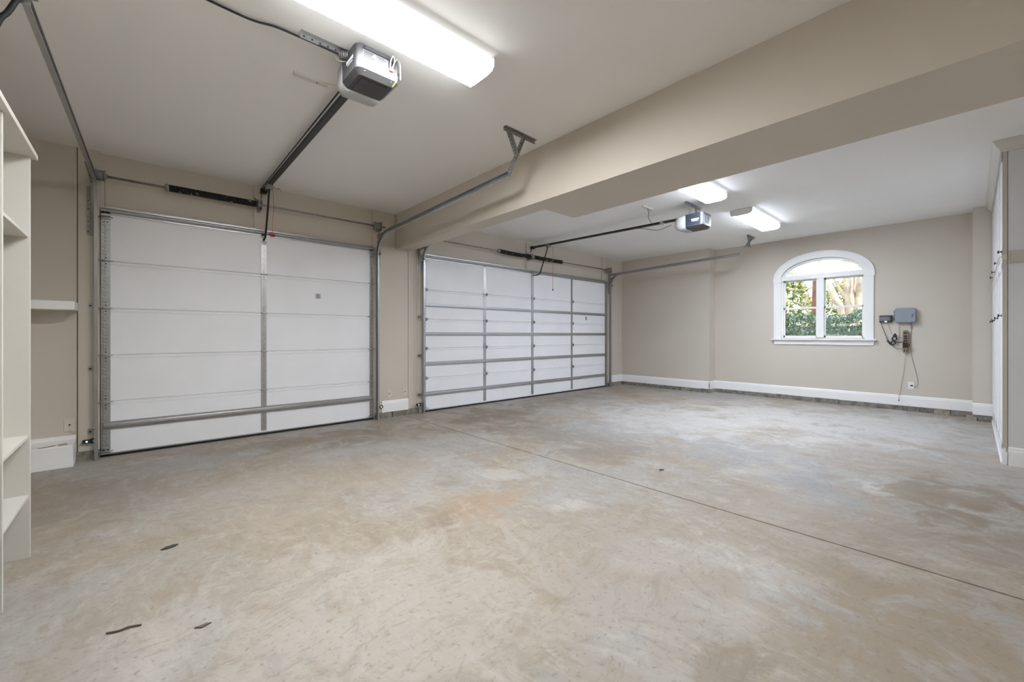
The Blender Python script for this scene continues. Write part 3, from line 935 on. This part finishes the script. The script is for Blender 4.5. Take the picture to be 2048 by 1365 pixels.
    zr = rail_z0 + (rail_z1 - rail_z0) * k
    mb = MB().box(door_x - .028, door_x + .028, yt - .06, yt + .06, zr - .03, zr - .006).box(door_x - .034, door_x + .034, yt - .03, yt + .03, zr - .05, zr + .02)
    obj('trolley', mb, M['galvdark'], t)
    pts = [(door_x, yt, zr - .035)] + arm[1]
    obj('door_arm', MB().tube(pts, .011, 8), M['blackmetal'], t)
    return t, rail, (door_x, yt, zr)
t1, r1, tr1 = opener(1.105, 2.465, 2.965, 2.795, 2.935, 2.942, 1.11, (5.42, [(1.112, 5.50, 2.66), (1.112, 5.58, 2.46), (1.113, 5.64, 2.37), (1.113, 5.70, 2.345)]),
                     'grey garage opener with rail hung beside the long lit ceiling fixture', M['mgrey'], True)
t2, r2, tr2 = opener(5.69, 2.39, 2.845, 2.655, 2.90, 2.835, 5.67, (5.30, [(5.672, 5.40, 2.63), (5.672, 5.50, 2.40), (5.672, 5.53, 2.365), (5.672, 5.60, 2.355), (5.672, 5.70, 2.365)]),
                     'dark grey garage opener with rail hung in the bay by the window', M['navy'], False)
# release cords
x, y, z = tr1
rc = obj('release_cord', MB().tube(smooth([(x + .03, y - .03, z - .05), (x + .045, y + .0, 2.65), (x + .035, y + .02, 2.5), (x + .04, y + .03, 2.40)]), .0028, 5), M['pale_red'], t1)
mb = MB().tube([(x + .0, y + .03, 2.37), (x + .065, y + .02, 2.358)], .010, 8)
mb.tube(smooth([(x + .01, y + .03, 2.38), (x + .03, y + .01, 2.385), (x + .06, y + .03, 2.36), (x + .03, y + .02, 2.345), (x + .01, y + .03, 2.37)]), .006, 6)
obj('release_handle', mb, M['red'], rc)
obj('cord_tail', MB().tube(smooth([(x + .03, y - .02, z - .02), (x + .06, y - .04, z - .045), (x + .09, y - .02, z - .025), (x + .11, y - .03, z - .05)]), .003, 5), M['red'], t1)
x, y, z = tr2
rc = obj('release_cord', MB().tube(smooth([(x + .08, y - .05, z - .03), (x + .085, y - .05, 2.5), (x + .085, y - .04, 2.2), (x + .08, y - .05, 2.06)]), .003, 5), M['pale_red'], t2)
obj('release_handle', MB().ball((x + .08, y - .05, 2.05), .014), M['black'], rc)
# wiring at the rear of the near opener
y0 = 2.465
wr = obj('outlet_wires', MB().tube(smooth([(1.178, y0 - .006, 2.885), (1.172, y0 - .02, 2.92), (1.185, y0 - .03, 2.955), (1.198, y0 - .02, 2.93), (1.19, y0 - .006, 2.89)]), .0045, 6)
         .tube(smooth([(1.198, y0 - .012, 2.93), (1.215, y0 - .02, 2.95), (1.235, y0 - .018, 2.94), (1.246, y0 - .006, 2.90), (1.246, y0 - .004, 2.84)]), .0045, 6), M['wirewhite'], t1)
obj('plug', MB().box(1.168, 1.198, y0 - .016, y0 - .002, 2.868, 2.888), M['orange'], t1, bev=.004)
obj('ground_wire', MB().tube(smooth([(1.222, y0 - .006, 2.855), (1.218, y0 - .012, 2.83), (1.214, y0 + .004, 2.812), (1.208, y0 + .03, 2.798)]), .003, 5), M['yellowgreen'], t1)
# flexible conduit behind it
mb = MB()
c0, c1 = Vector((.935, 2.66, 2.965)), Vector((1.02, 2.60, 2.955))
mb.tube([c0, c1], .022, 12)
for i in range(9):
    q = c0.lerp(c1, (i + .5) / 9)
    mb.tube([q - (c1 - c0) * .03, q + (c1 - c0) * .03], .027, 12)
mb.tube(smooth([c0 + Vector((.01, 0, .01)), c0 + Vector((-.03, 0, -.02)), c0 + Vector((-.01, -.01, -.05)), c0 + Vector((.03, -.02, -.04))]), .004, 6)
obj('conduit', mb, M['galvdark'], t1)
# low-voltage wires of the far opener
obj('wire', MB().tube(smooth([(5.50, 2.80, 2.735), (5.50, 3.0, 2.70), (5.52, 3.2, 2.76), (5.60, 3.4, 2.82)]), .004, 5)
    .tube(smooth([(5.30, 3.05, 2.985), (5.33, 3.05, 2.93), (5.42, 3.1, 2.87), (5.62, 3.15, 2.84)]), .004, 5), M['black'], t2)
obj('rail_clip', MB().box(5.642, 5.698, 3.0, 3.05, 2.822, 2.862), M['galv'], t2)
tag(obj('power_cable', MB().tube(smooth([(.10, 2.72, 2.992), (.253, 2.726, 2.99), (.46, 2.722, 2.982), (.58, 2.70, 2.988), (.68, 2.69, 2.985), (.82, 2.668, 2.972), (.93, 2.66, 2.965)]), .0065, 8), M['black'], origin=(.5, 2.7, 3)),
    'black power cable running along the ceiling to the near opener', 'cable')
mb = MB().box(.78, 1.0, 3.075, 3.115, ZC - .018, ZC)
mb.disc((.93, 3.09, ZC - .019), 'z', .006, .001, 8, 1)
o = tag(obj('wood_batten', mb, [M['cream'], M['rust']], origin=(.9, 3.1, 3)), 'small white wooden batten on the ceiling beside the near opener', 'batten')
obj('wire', MB().tube(smooth([(.96, 3.08, ZC - .016), (.99, 3.03, ZC - .03), (1.05, 2.97, ZC - .045), (1.09, 2.93, ZC - .05)]), .0025, 5), M['ivory'], o)
mb = MB().box(5.18, 5.45, 3.04, 3.08, ZC - .018, ZC)
tag(obj('wood_batten', mb, M['cream'], origin=(5.3, 3.05, 3)), 'small white wooden batten on the ceiling above the far opener rail', 'batten')
# black cable at the end of the corner track
tag(obj('brace_cable', MB().tube(smooth([(-.375, 2.80, 2.71), (-.39, 2.80, 2.70), (-.402, 2.80, 2.67), (-.424, 2.79, 2.60), (-.447, 2.79, 2.555), (-.475, 2.80, 2.459), (-.50, 2.82, 2.36)]), .011, 8), M['rubber'], origin=(-.4, 2.8, 2.74)),
    'thick black cable hanging from the end of the corner track', 'cable')

# ------------------------------------------------------------------ ceiling lights
def ceiling_light(x0, x1, label, glow=('lamp', 'lampside', 'lampedge')):
    y0, y1 = 2.06, 2.345
    yc = (y0 + y1) / 2
    t = thing('ceiling_light', label, 'ceiling light', ((x0 + x1) / 2, yc, ZC), 'long wraparound ceiling lights')
    obj('housing', MB().box(x0 + .01, x1 - .01, y0 + .03, y1 - .03, ZC - .03, ZC), M['white'], t)
    prof = [(y0, ZC - .022), (y0 + .002, ZC - .058), (y0 + .024, ZC - .082), (y0 + .075, ZC - .089), (y1 - .075, ZC - .089), (y1 - .024, ZC - .082), (y1 - .002, ZC - .058), (y1, ZC - .022)]
    mb = MB().prism('x', [prof[2], prof[3], prof[4], prof[5]], x0 + .012, x1 - .012)
    mb.prism('x', [prof[1], prof[2], prof[5], prof[6]], x0 + .0121, x1 - .0121, 2)
    mb.prism('x', [prof[0], prof[1], prof[6], prof[7]], x0 + .0121, x1 - .0121, 1)
    obj('diffuser', mb, [M[glow[0]], M[glow[1]], M[glow[2]]], t)
    for a, c in ((x0, x0 + .012), (x1 - .012, x1)):
        pr = [(y0 - .003, ZC - .004)] + [(p[0] + (-.003 if p[0] < yc else .003), p[1] - .003) for p in prof] + [(y1 + .003, ZC - .004)]
        obj('end_cap', MB().prism('x', pr, a, c), M['white'], t)
ceiling_light(.49, 1.71, 'long lit ceiling light beside the near opener, closest to the camera', ('lampleft', 'lampleftside', 'lampleftedge'))
ceiling_light(4.27, 5.49, 'lit ceiling light partly hidden behind the dropped beam')
ceiling_light(6.36, 7.63, 'lit ceiling light over the window bay with its grey end cap showing')

# ------------------------------------------------------------------ safety sensors
def sensor(x, y, z, s, led, label, tail=None):
    """s = side the body sticks out from the track."""
    t = thing('safety_sensor', label, 'sensor', (x, y, z), 'photo eyes beside the door tracks')
    xb0, xb1 = sorted((x, x + s * .055))
    obj('sensor_body', MB().box(xb0, xb1, y - .018, y + .012, z - .017, z + .017), M['black'], t, bev=.003)
    obj('indicator', MB().disc((x + s * .026, y - .019, z), 'y', .006, .002, 12), M[led], t)
    xa0, xa1 = sorted((x, x - s * .05))
    mb = MB().box(xa0, xa1, y - .010, y - .004, z + .012, z + .024).box(xa0, xa1, y - .010, y - .004, z - .024, z - .012).box(min(x, x - s * .012), max(x, x - s * .012), y - .012, y + .008, z - .024, z + .024)
    obj('bracket', mb, M['black'], t)
    if tail:
        obj('lead', MB().tube(smooth(tail), .003, 5), M['ivory'], t)
sensor(-.352, 5.69, .178, -1, 'led_g', 'black safety sensor with glowing green light by the corner door track', [(-.40, 5.70, .172), (-.42, 5.708, .155), (-.44, 5.712, .14)])
sensor(2.55, 5.69, .170, 1, 'led_y', 'black safety sensor on the pier beside the short baseboard')
sensor(3.20, 5.68, .135, -1, 'led_w', 'black safety sensor at the foot of the track left of the wider door', [(3.14, 5.70, .12), (3.10, 5.72, .14), (3.08, 5.73, .11)])
sensor(8.19, 5.68, .10, 1, 'led_y', 'black safety sensor at the wider door, beside the window-side corner')

# ------------------------------------------------------------------ cover plates
def plate(x0, x1, z0, z1, y, m, label, blank=True):
    t = thing('wall_outlet', label, 'outlet', ((x0 + x1) / 2, y, (z0 + z1) / 2))
    obj('cover_plate', MB().box(x0, x1, y - .006, y, z0, z1), m, t, bev=.002)
    xc, zc = (x0 + x1) / 2, (z0 + z1) / 2
    obj('jack', MB().disc((xc, y - .007, zc), 'y', .008, .0012, 10), M['hole'], t)
    return t
p = plate(-.532, -.458, .285, .41, 5.735, M['plate'], 'beige wall plate above the white boxed ledge in the corner')
obj('wire', MB().tube(smooth([(-.495, 5.724, .34), (-.48, 5.715, .29), (-.46, 5.715, .27), (-.445, 5.712, .262)]), .0025, 5), M['ivory'], p)
plate(2.685, 2.75, .285, .40, 5.715, M['plate'], 'beige wall plate on the pier, the one nearer the narrower door')
plate(2.935, 3.005, .29, .41, 5.715, M['plate'], 'beige wall plate on the pier, the one at its far edge')
plate(8.24, 8.30, .38, .49, 5.735, M['plate'], 'beige wall plate between the wider door and the window wall')

# ------------------------------------------------------------------ white shelving, left
def shelving():
    x1, xb = -.44, XL + .004
    t = thing('shelving_unit', 'tall white painted shelving unit against the wall, open fronted', 'shelving', (-.64, 2.5, 0))
    ys = [1.55, 2.17, 2.79, 3.40]
    for i, y in enumerate(ys):
        mb = MB().box(xb, x1, y, y + .02, 0.0, 2.165)
        o = obj('side_panel', mb, M['cream'], t, bev=.002)
    obj('shelf_pin', MB().cyl((x1 - .012, 2.785, 1.70), (x1 - .012, 2.79, 1.70), .005, 8), M['hole'], t)
    obj('top_board', MB().box(xb, x1 + .022, 1.50, 3.455, 2.165, 2.192), M['cream'], t, bev=.002)
    for a, c in zip(ys, ys[1:]):
        for z in (.34, .66, 1.745):
            obj('shelf', MB().box(xb, x1 - .006, a + .02, c, z - .018, z), M['cream'], t, bev=.0015)
            if z < 1:
                for yy0, yy1 in ((a + .02, a + .038), (c - .018, c)):
                    obj('cleat', MB().box(xb, x1 - .03, yy0, yy1, z - .055, z - .018), M['cream'], t)
    obj('back_panel', MB().box(xb, xb + .006, 1.55, 3.42, 0, 2.165), M['cream'], t)
shelving()
mb = MB().box(XL, -.44, 5.462, 5.735, 1.431, 1.509)
tag(obj('wall_shelf', mb, M['trim'], origin=(-.64, 5.73, 1.47), bev=.003), 'thick white ledge shelf fixed in the corner beside the narrower garage door', 'shelf')

# ------------------------------------------------------------------ tall cabinet, right
def cabinet():
    x0, x1, yf, yb = 5.95, XP - .003, -.185, YB + .003
    t = thing('tall_cabinet', 'tall built-in white cabinet wall with black knobs and grey end', 'cabinet', ((x0 + x1) / 2, -.55, 0))
    obj('carcass', MB().box(x0 + .02, x1, yb, yf - .02, .0, 2.96), M['cab'], t)
    obj('end_panel', MB().box(x0 + .004, x0 + .022, yb, yf - .034, 0.0, 2.96), M['endpaint'], t)
    obj('end_stile', MB().box(x0, x0 + .025, yf - .030, yf - .002, .16, 2.955), M['cabedge'], t)
    obj('end_band', MB().box(x0 - .012, x0 + .006, yb, yf - .036, 1.865, 1.975).box(x0 - .014, x0 - .002, yf - .045, yf - .036, 1.86, 1.98), M['cabedge'], t, bev=.002)
    mb = MB().prism('y', [(x0 + .006, .0), (x0 - .016, .0), (x0 - .016, .135), (x0 - .012, .142), (x0 - .012, .158), (x0 - .004, .170), (x0 + .006, .172)], yb, yf - .036)
    obj('end_baseboard', mb, M['trim'], t)
    mb = MB().prism('x', [(yf - .03, 0), (yf + .008, 0), (yf + .010, .012), (yf + .004, .03), (yf, .03), (yf, .12), (yf - .03, .12)], x0, x1)
    obj('plinth', mb, M['cab'], t)
    obj('face_frame', MB().box(x0 + .004, x0 + .05, yf - .022, yf - .002, .12, 2.955).box(x0 + .004, x1, yf - .022, yf - .002, 1.875, 1.935).box(x0 + .004, x1, yf - .022, yf - .002, 2.885, 2.955), M['cab'], t)
    xs = [x0 + .04, 6.68, 7.38, 8.08, x1 - .01]
    kx = [6.03, 6.95, 7.92, 8.62]
    for i in range(4):
        for z0, z1, kz in ((.13, 1.875, 1.385), (1.935, 2.885, 1.985)):
            a, c = xs[i] + .003, xs[i + 1] - .003
            mb = MB().box(a, c, yf - .018, yf - .006, z0 + .003, z1 - .003)
            r = .06
            mb.box(a, a + r, yf - .008, yf, z0 + .003, z1 - .003).box(c - r, c, yf - .008, yf, z0 + .003, z1 - .003)
            mb.box(a, c, yf - .008, yf, z0 + .003, z0 + r).box(a, c, yf - .008, yf, z1 - r, z1 - .003)
            d = obj('cabinet_door', mb, M['cab'], t)
            k = kx[i]
            kb = MB().cyl((k, yf - .002, kz), (k, yf + .004, kz), .012, 12).cyl((k, yf + .003, kz), (k, yf + .020, kz), .005, 10).cyl((k, yf + .018, kz), (k, yf + .027, kz), .015, 14)
            obj('knob', kb, M['black'], d)
    # crown moulding wrapping front and end
    prof = [(0, 2.90), (.012, 2.90), (.016, 2.925), (.030, 2.94), (.045, 2.965), (.052, 2.985), (.060, 2.998), (0, 2.998)]
    mb = MB()
    mb.loft([[(x0 - a, yf + a, z) for a, z in prof], [(x1, yf + a, z) for a, z in prof]])
    mb.loft([[(x0 - a, yf + a, z) for a, z in prof], [(x0 - a, yb, z) for a, z in prof]])
    obj('crown_moulding', mb, M['cream'], t)
cabinet()
mb = MB().tube(smooth([(5.965, -.19, 1.93), (6.0, -.165, 1.92), (6.5, -.158, 1.86), (7.1, -.152, 1.80), (7.8, -.158, 1.75), (8.4, -.165, 1.70)]), .004, 6)
mb.box(5.944, 5.966, -.215, -.185, 1.90, 1.945)
tag(obj('hanging_cord', mb, M['ivory'], origin=(5.95, -.18, 1.93)), 'ivory cord draped across the tall cabinet front from its corner', 'cord')

# ------------------------------------------------------------------ electrics on the window wall
XW = XR
t = thing('controller_box', 'grey rounded plastic control box on the window wall', 'control box', (XW, .71, 1.515))
mb = MB()
pts = rrect(.586, .834, 1.398, 1.632, .035, 6)
c_ = (.71, 1.515)
ins = [(c_[0] + (p[0] - c_[0]) * .93, c_[1] + (p[1] - c_[1]) * .93) for p in pts]
mb.loft([[(XW, p[0], p[1]) for p in pts], [(XW - .045, p[0], p[1]) for p in pts]])
obj('back_case', mb, M['greybox'], t)
mb = MB().loft([[(XW - .047, p[0], p[1]) for p in pts], [(XW - .070, p[0], p[1]) for p in pts], [(XW - .084, p[0], p[1]) for p in ins]])
d = obj('lid', mb, M['greybox'], t)
mb = MB().box(XW - .088, XW - .083, .618, .634, 1.478, 1.535).box(XW - .09, XW - .083, .606, .634, 1.520, 1.532)
obj('latch', mb, mat('latch_grey', (.12, .14, .17), .5), d)
for z in (1.57, 1.515, 1.46):
    obj('hinge', MB().cyl((XW - .05, .838, z - .018), (XW - .05, .838, z + .018), .008, 8), mat('hinge_blue', (.06, .07, .12), .5), t)
t = thing('modem', 'small black network box with a lit white light beside the grey control box', 'modem', (XW, .947, 1.465))
mb = MB().loft([[(XW, p[0], p[1]) for p in rrect(.868, 1.024, 1.408, 1.522, .008, 3)], [(XW - .05, p[0], p[1]) for p in rrect(.872, 1.02, 1.412, 1.518, .008, 3)]])
obj('shell', mb, mat('navy_black_plastic', (.015, .017, .03), .4), t)
obj('front_cover', MB().box(XW - .054, XW - .048, .884, 1.019, 1.432, 1.503), mat('grey_front', (.17, .17, .19), .35, 0.3), t, bev=.003)
obj('indicator', MB().box(XW - .056, XW - .05, .925, .955, 1.415, 1.427), M['led_w'], t)

t = thing('power_strip', 'brown multi-socket power strip mounted upright on the window wall', 'power strip', (XW, .708, 1.095))
pts = rrect(.672, .742, .912, 1.282, .034, 6)
obj('strip_body', MB().loft([[(XW, p[0], p[1]) for p in pts], [(XW - .038, p[0], p[1]) for p in pts], [(XW - .045, .707 + (p[0] - .707) * .85, 1.097 + (p[1] - 1.097) * .97) for p in pts]]), M['brown'], t)
for z in (1.235, 1.185, 1.150, 1.110, .955):
    pts = rrect(.684, .73, z - .015, z + .015, .014, 4)
    obj('socket', MB().prism('x', pts, XW - .0465, XW - .044), M['dbrown'], t)
obj('switch', MB().box(XW - .03, XW - .02, .664, .674, 1.02, 1.06), M['black'], t)
tag(obj('power_adapter', MB().box(XW - .085, XW - .047, .678, .738, 1.005, 1.085), M['black'], origin=(XW - .06, .708, 1.045), bev=.006), 'square black power adapter plugged into the brown power strip', 'adapter')
t = thing('wall_outlet', 'white wall outlet under the small black network box', 'outlet', (XW, .832, 1.168))
obj('cover_plate', MB().box(XW - .006, XW, .795, .87, 1.108, 1.228), M['whiteplate'], t, bev=.002)
obj('socket', MB().box(XW - .008, XW - .005, .815, .85, 1.13, 1.16).box(XW - .008, XW - .005, .815, .85, 1.175, 1.205), M['white'], t)
t = thing('wall_outlet', 'white low jack plate near the baseboard of the window wall', 'outlet', (XW, .646, .407))
obj('cover_plate', MB().box(XW - .006, XW, .61, .684, .35, .465), M['whiteplate'], t, bev=.002)
obj('jack', MB().box(XW - .010, XW - .005, .625, .655, .395, .415), M['ink'], t)
# bundled black cord hanging at the outlet
random.seed(2)
mb = MB()
def coil(c, ry, rz, n, r):
    pts = []
    for i in range(n * 12 + 1):
        a = 2 * PI * i / 12
        pts.append((c[0] + random.uniform(-.010, .010), c[1] + ry * math.cos(a) * random.uniform(.7, 1.05), c[2] + rz * math.sin(a) * random.uniform(.8, 1.05)))
    mb.tube(smooth(pts, 2), r, 6)
coil((XW - .035, .838, 1.145), .030, .035, 4, .006)
coil((XW - .035, .855, 1.075), .030, .032, 4, .006)
mb.tube(smooth([(XW - .03, .84, 1.18), (XW - .04, .845, 1.21), (XW - .03, .83, 1.222), (XW - .02, .822, 1.20)]), .008, 8)
mb.box(XW - .045, XW - .009, .813, .852, 1.176, 1.204)
mb.tube(smooth([(XW - .03, .83, 1.10), (XW - .03, .79, 1.085), (XW - .035, .75, 1.09), (XW - .05, .72, 1.10)]), .006, 8)
tag(obj('cord_bundle', mb, M['black'], origin=(XW - .03, .84, 1.12)), 'bundled black power cord at the white outlet on the window wall', 'cord')
mb = MB().tube(smooth([(XW - .03, 1.005, 1.405), (XW - .022, .98, 1.32), (XW - .02, .945, 1.20), (XW - .02, .92, 1.11)]), .0035, 6)
mb.tube([(XW - .02, .924, 1.115), (XW - .02, .90, 1.075), (XW - .02, .878, 1.048)], .012, 8)
mb.tube(smooth([(XW - .02, .88, 1.05), (XW - .02, .84, 1.005), (XW - .02, .79, .975), (XW - .03, .74, .99), (XW - .048, .722, 1.005)]), .003, 6)
tag(obj('modem_lead', mb, M['black'], origin=(XW - .02, .95, 1.2)), 'thin black lead with a thick plug hanging from the network box', 'cord')
tag(obj('thin_cable', MB().tube(smooth([(XW - .02, .94, 1.41), (XW - .012, .90, 1.30), (XW - .010, .862, 1.19), (XW - .012, .84, 1.09), (XW - .012, .79, 1.02), (XW - .03, .745, 1.0)]), .0028, 5), M['plate'], origin=(XW, .9, 1.3)),
    'thin grey beige wire slanting from the network box towards the outlet', 'cord')
tag(obj('thin_cable', MB().tube(smooth([(XW - .03, .775, 1.40), (XW - .015, .784, 1.33), (XW - .012, .781, 1.25), (XW - .012, .777, 1.17), (XW - .03, .758, 1.15), (XW - .046, .72, 1.152)]), .003, 5), mat('grey_wire', (.3, .3, .3), .5), origin=(XW, .78, 1.3)),
    'thin grey wire from the control box down to the power strip', 'cord')
mb = MB().tube(smooth([(XW - .03, .642, 1.40), (XW - .02, .646, 1.35), (XW - .014, .643, 1.30)]), .008, 6)
mb.tube(smooth([(XW - .012, .643, 1.31), (XW - .012, .652, 1.18), (XW - .012, .650, 1.05), (XW - .012, .638, .86), (XW - .012, .60, .66), (XW - .012, .572, .50), (XW - .015, .570, .44), (XW - .015, .595, .39), (XW - .012, .635, .402)]), .003, 5)
tag(obj('phone_cable', mb, mat('grey_cable', (.26, .25, .24), .5), origin=(XW, .62, .9)), 'long grey cable from the control box looping to the low jack plate', 'cord')
mb = MB().tube(smooth([(XW - .05, .700, 1.01), (XW - .05, .706, .95), (XW - .045, .714, .91), (XW - .014, .72, .80), (XW - .012, .738, .60), (XW - .014, .77, .35), (XW - .020, .787, .20), (XW - .022, .788, .165)]), .0035, 5)
mb.cyl((XW - .022, .788, .17), (XW - .022, .788, .148), .006, 8, mi=1)
tag(obj('antenna_wire', mb, [M['ivory'], M['ink']], origin=(XW, .74, .6)), 'loose ivory wire dangling from the power strip to the baseboard', 'cord')

# ------------------------------------------------------------------ debris on the slab
mb = MB()
mb.prism('z', [(.085, 3.02), (.11, 3.045), (.145, 3.05), (.165, 3.04), (.15, 3.02), (.115, 3.012)], .002, .006)
tag(obj('dead_leaf', mb, M['leafbrown'], origin=(.12, 3.03, 0)), 'flat dark dead leaf on the concrete, in front of the narrower door', 'leaf')
tag(obj('twig', MB().tube(smooth([(-.10, 2.322, .004), (-.06, 2.305, .006), (-.035, 2.307, .007), (.005, 2.295, .004)]), .0035, 6), M['twig'], origin=(-.05, 2.3, 0)), 'thin dry twig on the concrete near the shelving', 'twig')
tag(obj('wood_sliver', MB().prism('z', [(.165, 2.125), (.19, 2.108), (.222, 2.118), (.205, 2.128)], .001, .005), M['twig'], origin=(.19, 2.12, 0)), 'short brown wood sliver on the concrete beside the twig', 'debris')
mb = MB().ball((3.435, 1.85, .006), .007, 0, .8).ball((3.455, 1.845, .005), .005, 0, .8).tube([(3.43, 1.862, .004), (3.46, 1.83, .006)], .0025, 5)
tag(obj('dead_insect', mb, M['black'], origin=(3.445, 1.85, 0)), 'tiny black dead insect on the concrete past the slab joint', 'insect')
